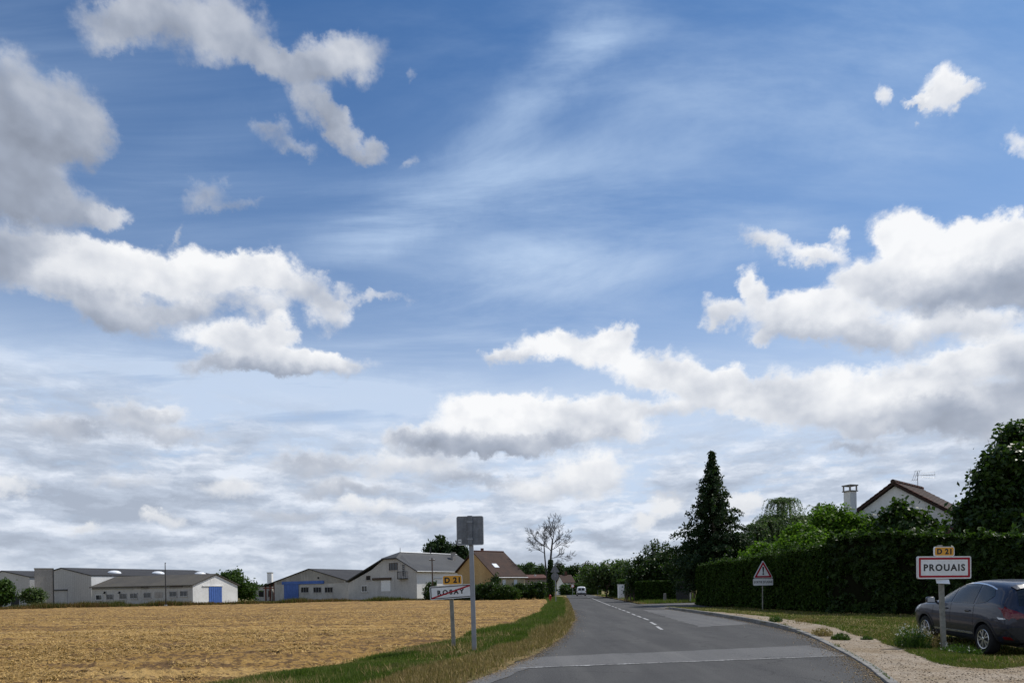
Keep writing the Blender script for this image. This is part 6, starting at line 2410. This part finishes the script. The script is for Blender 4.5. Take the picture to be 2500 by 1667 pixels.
class Skin:
    """lays thin panels on a body: shapes drawn in a side or end view, pressed on to the surface"""

    def __init__(self, me):
        self.bvh = BVHTree.FromPolygons([v.co.copy() for v in me.vertices], [tuple(p.vertices) for p in me.polygons])

    def panel(self, name, poly, view, mat, parent, out=.004, cell=.05, thick=.012):
        v, fs = fine_poly(poly, cell)
        top, bot = [], []
        for (a, b, _) in v:
            if view == 'L':
                o, d = Vector((-3, a, b)), Vector((1, 0, 0))
            elif view == 'R':
                o, d = Vector((3, a, b)), Vector((-1, 0, 0))
            elif view == 'B':
                o, d = Vector((a, -5, b)), Vector((0, 1, 0))
            elif view == 'F':
                o, d = Vector((a, 5, b)), Vector((0, -1, 0))
            else:
                o, d = Vector((a, b, 4)), Vector((0, 0, -1))
            h, n, _, _ = self.bvh.ray_cast(o, d)
            if h is None:
                h, n, _, _ = self.bvh.find_nearest(o + d * 2)
            if n.dot(d) > 0:
                n = -n
            top.append(h + n * out)
            bot.append(h + n * (out - thick))
        k = len(top)
        faces = [f for f in fs] + [tuple(i + k for i in reversed(f)) for f in fs]
        edges = {}
        for f in fs:
            for i in range(3):
                e = (f[i], f[(i + 1) % 3])
                edges[e] = edges.get(e, 0) + 1
        for (a, b) in edges:
            if (b, a) not in edges:
                faces.append((b, a, a + k, b + k))
        mb = MB().add(top + bot, faces)
        return mb.build(name, mat, parent, smooth=False)


m_, b_ = new_mat('car_paint')
fl = noise(coord(), 900.0, 1.0)
setin(b_, 'Base Color', mixc(fl, (0.008, 0.012, 0.028), (0.015, 0.021, 0.044)))
setin(b_, 'Metallic', 0.0)
setin(b_, 'Roughness', 0.34)
setin(b_, 'Coat Weight', 0.55)
setin(b_, 'Specular IOR Level', 0.25)
setin(b_, 'Coat Roughness', 0.03)
M_paint = m_
M_tyre = plain('tyre_rubber', (0.018, 0.018, 0.019), .85, 0, .2, .2, 20)
M_plastic = plain('black_plastic', (0.020, 0.020, 0.022), .6, 0, .4, .1, 20)
M_alloy = plain('alloy', (0.62, 0.63, 0.65), .28, .85, .5, .05)
M_chrome = plain('bright_trim', (0.75, 0.76, 0.78), .15, .9, .5, .03)
M_tint = glass('car_glass', (0.012, 0.015, 0.018), .14)
M_tail = plain('tail_red', (0.13, 0.005, 0.010), .12, 0, .6, .1)
M_lens = plain('clear_lens', (0.55, 0.57, 0.60), .1, .3, .6, .05)
M_plate = plain('number_plate', (0.70, 0.70, 0.68), .4)


def wheel(parent, x, y, side, r=.335, spokes=5, mat=M_alloy):
    """wheel > tyre, rim; the hub disc is the wheel's own mesh"""
    w = MB().lathe([(r * .62, -.085), (r * .62, .075)], 28, 'X').build('wheel', M_plastic, parent)
    w.location = (x, y, r)
    if side > 0:
        w.rotation_euler = (0, 0, math.pi)
    t = MB().lathe([(r * .64, -.10), (r * .90, -.108), (r * .97, -.095), (r, -.06), (r, .06), (r * .97, .09), (r * .90, .10), (r * .64, .09), (r * .63, 0), (r * .64, -.10)], 40, 'X', cap=False)
    t.build('tyre', M_tyre, w, smooth=True)
    rm = MB()
    rm.lathe([(r * .66, -.104), (r * .64, -.112), (r * .60, -.108), (r * .60, -.09), (r * .66, -.104)], 40, 'X', cap=False)
    rm.lathe([(.045, -.088), (.05, -.114), (.03, -.118)], 16, 'X')
    for k in range(spokes):
        for s in (-1, 1):
            a = 2 * math.pi * k / spokes + s * .16
            a2 = 2 * math.pi * k / spokes + s * .26
            p0, p1 = Vector((0, math.cos(a - s * .08), math.sin(a - s * .08))) * .055, Vector((0, math.cos(a2), math.sin(a2))) * r * .62
            q = (p1 - p0).normalized().cross(Vector((1, 0, 0)))
            rm.prism([p0 + q * .010 + Vector((-.088, 0, 0)), p0 - q * .010 + Vector((-.088, 0, 0)), p1 - q * .016 + Vector((-.086, 0, 0)), p1 + q * .016 + Vector((-.086, 0, 0))], (-.022, 0, 0))
    rm.build('rim', mat, w)
    return w


# ---- dark estate-type car parked on the grass, nose away from the viewer
def sec(zbot, w0, wm, wb, zb, wt, zt):
    return [(0, zbot), (w0 * .8, zbot), (w0, zbot + .07), (wm, .52), (wm + .008, .78), (wb, zb), (wb - (wb - wt) * .18, zb + (zt - zb) * .18),
            (wt + (wb - wt) * .25, zb + (zt - zb) * .72), (wt, zt - .05), (wt * .62, zt), (0, zt + .012)]


ST = [(2.19, sec(.30, .46, .52, .48, .66, .40, .72)), (2.14, sec(.24, .66, .74, .70, .74, .60, .82)), (1.98, sec(.21, .80, .86, .83, .86, .72, .935)),
      (1.65, sec(.20, .84, .905, .885, .94, .74, 1.02)), (1.25, sec(.20, .85, .915, .895, .985, .72, 1.085)), (0.95, sec(.20, .85, .915, .895, 1.00, .70, 1.13)),
      (0.62, sec(.20, .85, .915, .895, 1.01, .66, 1.30)), (0.22, sec(.20, .85, .915, .895, 1.02, .63, 1.50)), (-0.15, sec(.20, .85, .915, .895, 1.03, .62, 1.605)),
      (-0.60, sec(.20, .85, .915, .895, 1.045, .61, 1.648)), (-1.10, sec(.20, .85, .915, .895, 1.065, .60, 1.640)), (-1.50, sec(.21, .84, .915, .885, 1.085, .585, 1.605)),
      (-1.80, sec(.23, .82, .90, .865, 1.10, .565, 1.545)), (-1.93, sec(.25, .80, .885, .845, 1.09, .56, 1.40)), (-2.03, sec(.28, .77, .865, .815, 1.06, .58, 1.20)),
      (-2.11, sec(.30, .73, .84, .78, .98, .60, 1.05)), (-2.17, sec(.33, .66, .78, .70, .86, .56, .93))]
car = thing('parked_car', 'dark grey car parked on the grass behind the PROUAIS sign, cut by the right edge', 'car', (11.26, 16.05, -.15), R(-6.2))
car.rotation_euler = (R(2.0), 0, R(-6.2))
car.scale = (.98, .98, .97)
me0 = loft_body(ST, 2)
sk = Skin(me0)
me1 = cut_wheels(me0, (1.305, -1.305), .392, .34, 1.05)
me1.materials.clear()
me1.materials.append(M_paint)
bmx = bmesh.new()
bmx.from_mesh(me1)
bmesh.ops.recalc_face_normals(bmx, faces=bmx.faces)
for f_ in bmx.faces:
    f_.smooth = True
for e_ in bmx.edges:
    if e_.is_manifold and e_.calc_face_angle(0) > .7:
        e_.smooth = False
bmx.to_mesh(me1)
bmx.free()
link('body', me1, car)
# dark floor and arch linings
MB().box((0, 0, .30), (1.10, 4.0, .16)).build('underbody', M_plastic, car)
for y_ in (1.305, -1.305):
    MB().box((0, y_, .48), (1.16, .78, .42)).build('arch_lining', M_plastic, car)
for sd, vw in ((-1, 'L'), (1, 'R')):
    for y_ in (1.305, -1.305):
        wheel(car, sd * .80, y_, sd)
    # glass of the doors and quarter
    sk.panel('side_window', [(.76, 1.085), (.58, 1.19), (.34, 1.325), (.10, 1.445), (.12, 1.085)], vw, M_tint, car, .005)
    sk.panel('side_window', [(.04, 1.085), (.02, 1.505), (-.25, 1.545), (-.62, 1.55), (-.80, 1.535), (-.86, 1.10)], vw, M_tint, car, .005)
    sk.panel('quarter_window', [(-.94, 1.105), (-.88, 1.525), (-1.10, 1.495), (-1.36, 1.43), (-1.47, 1.30), (-1.30, 1.16)], vw, M_tint, car, .005)
    # bright line over the windows
    top = [(.60, 1.215), (.34, 1.36), (.06, 1.490), (-.25, 1.560), (-.62, 1.570), (-.95, 1.552), (-1.20, 1.515), (-1.42, 1.455)]
    low = [(p[0] + .004, p[1] - .022) for p in top]
    sk.panel('window_trim', top + low[::-1], vw, M_chrome, car, .009, .08)
    # door gaps
    for (a, b) in (((.96, .36), (.90, 1.05)), ((.075, .34), (.085, 1.07)), ((-.90, .62), (-.90, 1.08))):
        sk.panel('door_gap', [(a[0], a[1]), (a[0] - .012, a[1]), (b[0] - .012, b[1]), (b[0], b[1])], vw, M_plastic, car, .0025, .1)
    sk.panel('sill_trim', [(.98, .24), (.98, .335), (-.93, .335), (-.93, .24)], vw, M_plastic, car, .004, .1)
    sk.panel('sill_strip', [(.88, .375), (.88, .420), (-.86, .45), (-.86, .405)], vw, M_alloy, car, .008, .1)
    for y_ in (1.305, -1.305):
        o_ = [(y_ + .445 * math.cos(t), .335 + .445 * math.sin(t)) for t in np.linspace(-.15, math.pi + .15, 22)]
        i_ = [(y_ + .390 * math.cos(t), .335 + .390 * math.sin(t)) for t in np.linspace(math.pi + .15, -.15, 22)]
        sk.panel('arch_trim', o_ + i_, vw, M_plastic, car, .010, .2)
    for y_ in (.30, -.68):
        h_ = sk.panel('door_recess', [(y_ + .10, .955), (y_ - .06, .960), (y_ - .06, .900), (y_ + .10, .900)], vw, M_plastic, car, .002, .1)
        MB().box((sd * .918, y_, .935), (.028, .21, .032)).build('door_handle', M_paint, h_, bev=.01)
    # mirror
    mr = MB().box((sd * 1.02, .80, 1.11), (.20, .13, .15), sd * .15).build('mirror', M_paint, car, bev=.04, smooth=True)
    MB().box((sd * 1.03, .728, 1.11), (.16, .006, .11), sd * .15).build('mirror_glass', M_lens, mr)
    MB().box((sd * .91, .82, 1.06), (.12, .06, .05)).build('mirror_arm', M_plastic, mr)
    # lights
    tl = sk.panel('tail_light', [(-1.93, 1.10), (-2.00, 1.07), (-2.20, .93), (-2.20, .84), (-2.04, .84), (-1.97, .92)], vw, M_tail, car, .010, .05)
    sk.panel('lamp_clear', [(-1.80, .860), (-2.02, .850), (-2.04, .825), (-1.86, .815)], vw, M_lens, tl, .012, .05)
    sk.panel('tail_light', [(sd * .86, 1.07), (sd * .72, 1.02), (sd * .52, .92), (sd * .54, .86), (sd * .86, .86)], 'B', M_tail, car, .010, .05)
    sk.panel('reflector', [(-1.93, .455), (-2.10, .455), (-2.10, .395), (-1.93, .395)], vw, M_tail, car, .012, .05)
    sk.panel('headlight', [(2.10, .80), (1.62, .96), (1.60, .90), (1.90, .74), (2.10, .70)], vw, M_lens, car, .006, .05)
sk.panel('rear_window', [(-.60, 1.12), (.60, 1.12), (.53, 1.47), (-.53, 1.47)], 'B', M_tint, car, .005, .07)
sk.panel('windscreen', [(-.66, 1.02), (.66, 1.02), (.57, .12), (-.57, .12)], 'T', M_tint, car, .005, .07)
sk.panel('rear_bumper', [(-.86, .34), (.86, .34), (.88, .60), (.80, .665), (-.80, .665), (-.88, .60)], 'B', M_plastic, car, .010, .07)
sk.panel('number_plate', [(-.26, .72), (.26, .72), (.26, .83), (-.26, .83)], 'B', M_plate, car, .014, .1)
sk.panel('spoiler', [(-.56, -1.70), (.56, -1.70), (.53, -1.845), (-.53, -1.845)], 'T', M_paint, car, .03, .1, .05)
MB().tube([(0, -1.35, 1.62), (0, -1.50, 1.74)], .006, 6).build('aerial', M_plastic, car)
MB().tube([(-.5, -2.02, .27), (-.5, -2.2, .27)], .03, 10).build('exhaust', M_iron, car)
sk.panel('grille', [(-.42, .42), (.42, .42), (.36, .66), (-.36, .66)], 'F', M_plastic, car, .006, .08)

# ---- small white van far down the road
c = at(1418.5, 1440, 134)
vw_w, vw_h = .90, 1.86


def vs_(zb, w, wt, zt, zbelt):
    return [(0, zb), (w * .85, zb), (w, zb + .1), (w, .7), (w, zbelt), (wt + (w - wt) * .4, (zbelt + zt) / 2), (wt, zt - .08), (wt * .6, zt), (0, zt + .01)]


VST = [(2.1, vs_(.3, .6, .5, .75, .62)), (2.0, vs_(.25, .82, .7, .9, .8)), (1.4, vs_(.22, .9, .78, 1.08, .95)), (1.05, vs_(.22, .9, .74, 1.18, 1.0)),
       (.55, vs_(.22, .9, .72, 1.68, 1.05)), (.2, vs_(.22, .9, .74, 1.84, 1.05)), (-1.0, vs_(.22, .9, .76, 1.86, 1.05)), (-1.9, vs_(.24, .9, .76, 1.82, 1.05)),
       (-2.02, vs_(.26, .89, .74, 1.74, 1.05)), (-2.12, vs_(.3, .85, .70, 1.55, 1.0))]
van = thing('white_van', 'small white van seen from behind where the road bends out of sight', 'van', (c.x, 134, 0), R(-4))
M_vanw = plain('van_white', (0.78, 0.78, 0.78), .35, 0, .5, .03, 2, .6)
me0 = loft_body(VST, 2)
sv = Skin(me0)
me1 = cut_wheels(me0, (1.25, -1.3), .37, .34, 1.05)
me1.materials.clear()
me1.materials.append(M_vanw)
for p_ in me1.polygons:
    p_.use_smooth = True
link('body', me1, van)
MB().box((0, 0, .32), (1.1, 3.8, .2)).build('underbody', M_plastic, van)
for sd, vw in ((-1, 'L'), (1, 'R')):
    for y_ in (1.25, -1.3):
        wheel(van, sd * .78, y_, sd, .32, 6, M_plastic)
    sv.panel('side_window', [(.95, 1.1), (.55, 1.55), (.05, 1.62), (.05, 1.1)], vw, M_tint, van, .006, .1)
    sv.panel('tail_light', [(sd * .86, .75), (sd * .86, 1.05), (sd * .76, 1.05), (sd * .76, .75)], 'B', M_tail, van, .012, .1)
    sv.panel('rear_window', [(sd * .06, 1.08), (sd * .62, 1.08), (sd * .56, 1.55), (sd * .06, 1.55)], 'B', M_tint, van, .008, .1)
    mr = MB().box((sd * 1.02, 1.0, 1.15), (.2, .1, .2)).build('mirror', M_plastic, van, bev=.03)
sv.panel('rear_bumper', [(-.84, .32), (.84, .32), (.86, .62), (-.86, .62)], 'B', M_plastic, van, .015, .1)
sv.panel('door_gap', [(-.012, .64), (.012, .64), (.012, 1.68), (-.012, 1.68)], 'B', M_plastic, van, .004, .1)
sv.panel('number_plate', [(-.26, .72), (.26, .72), (.26, .83), (-.26, .83)], 'B', M_plate, van, .014, .1)
sv.panel('windscreen', [(-.66, 1.02), (.66, 1.02), (.62, .45), (-.62, .45)], 'T', M_tint, van, .006, .1)
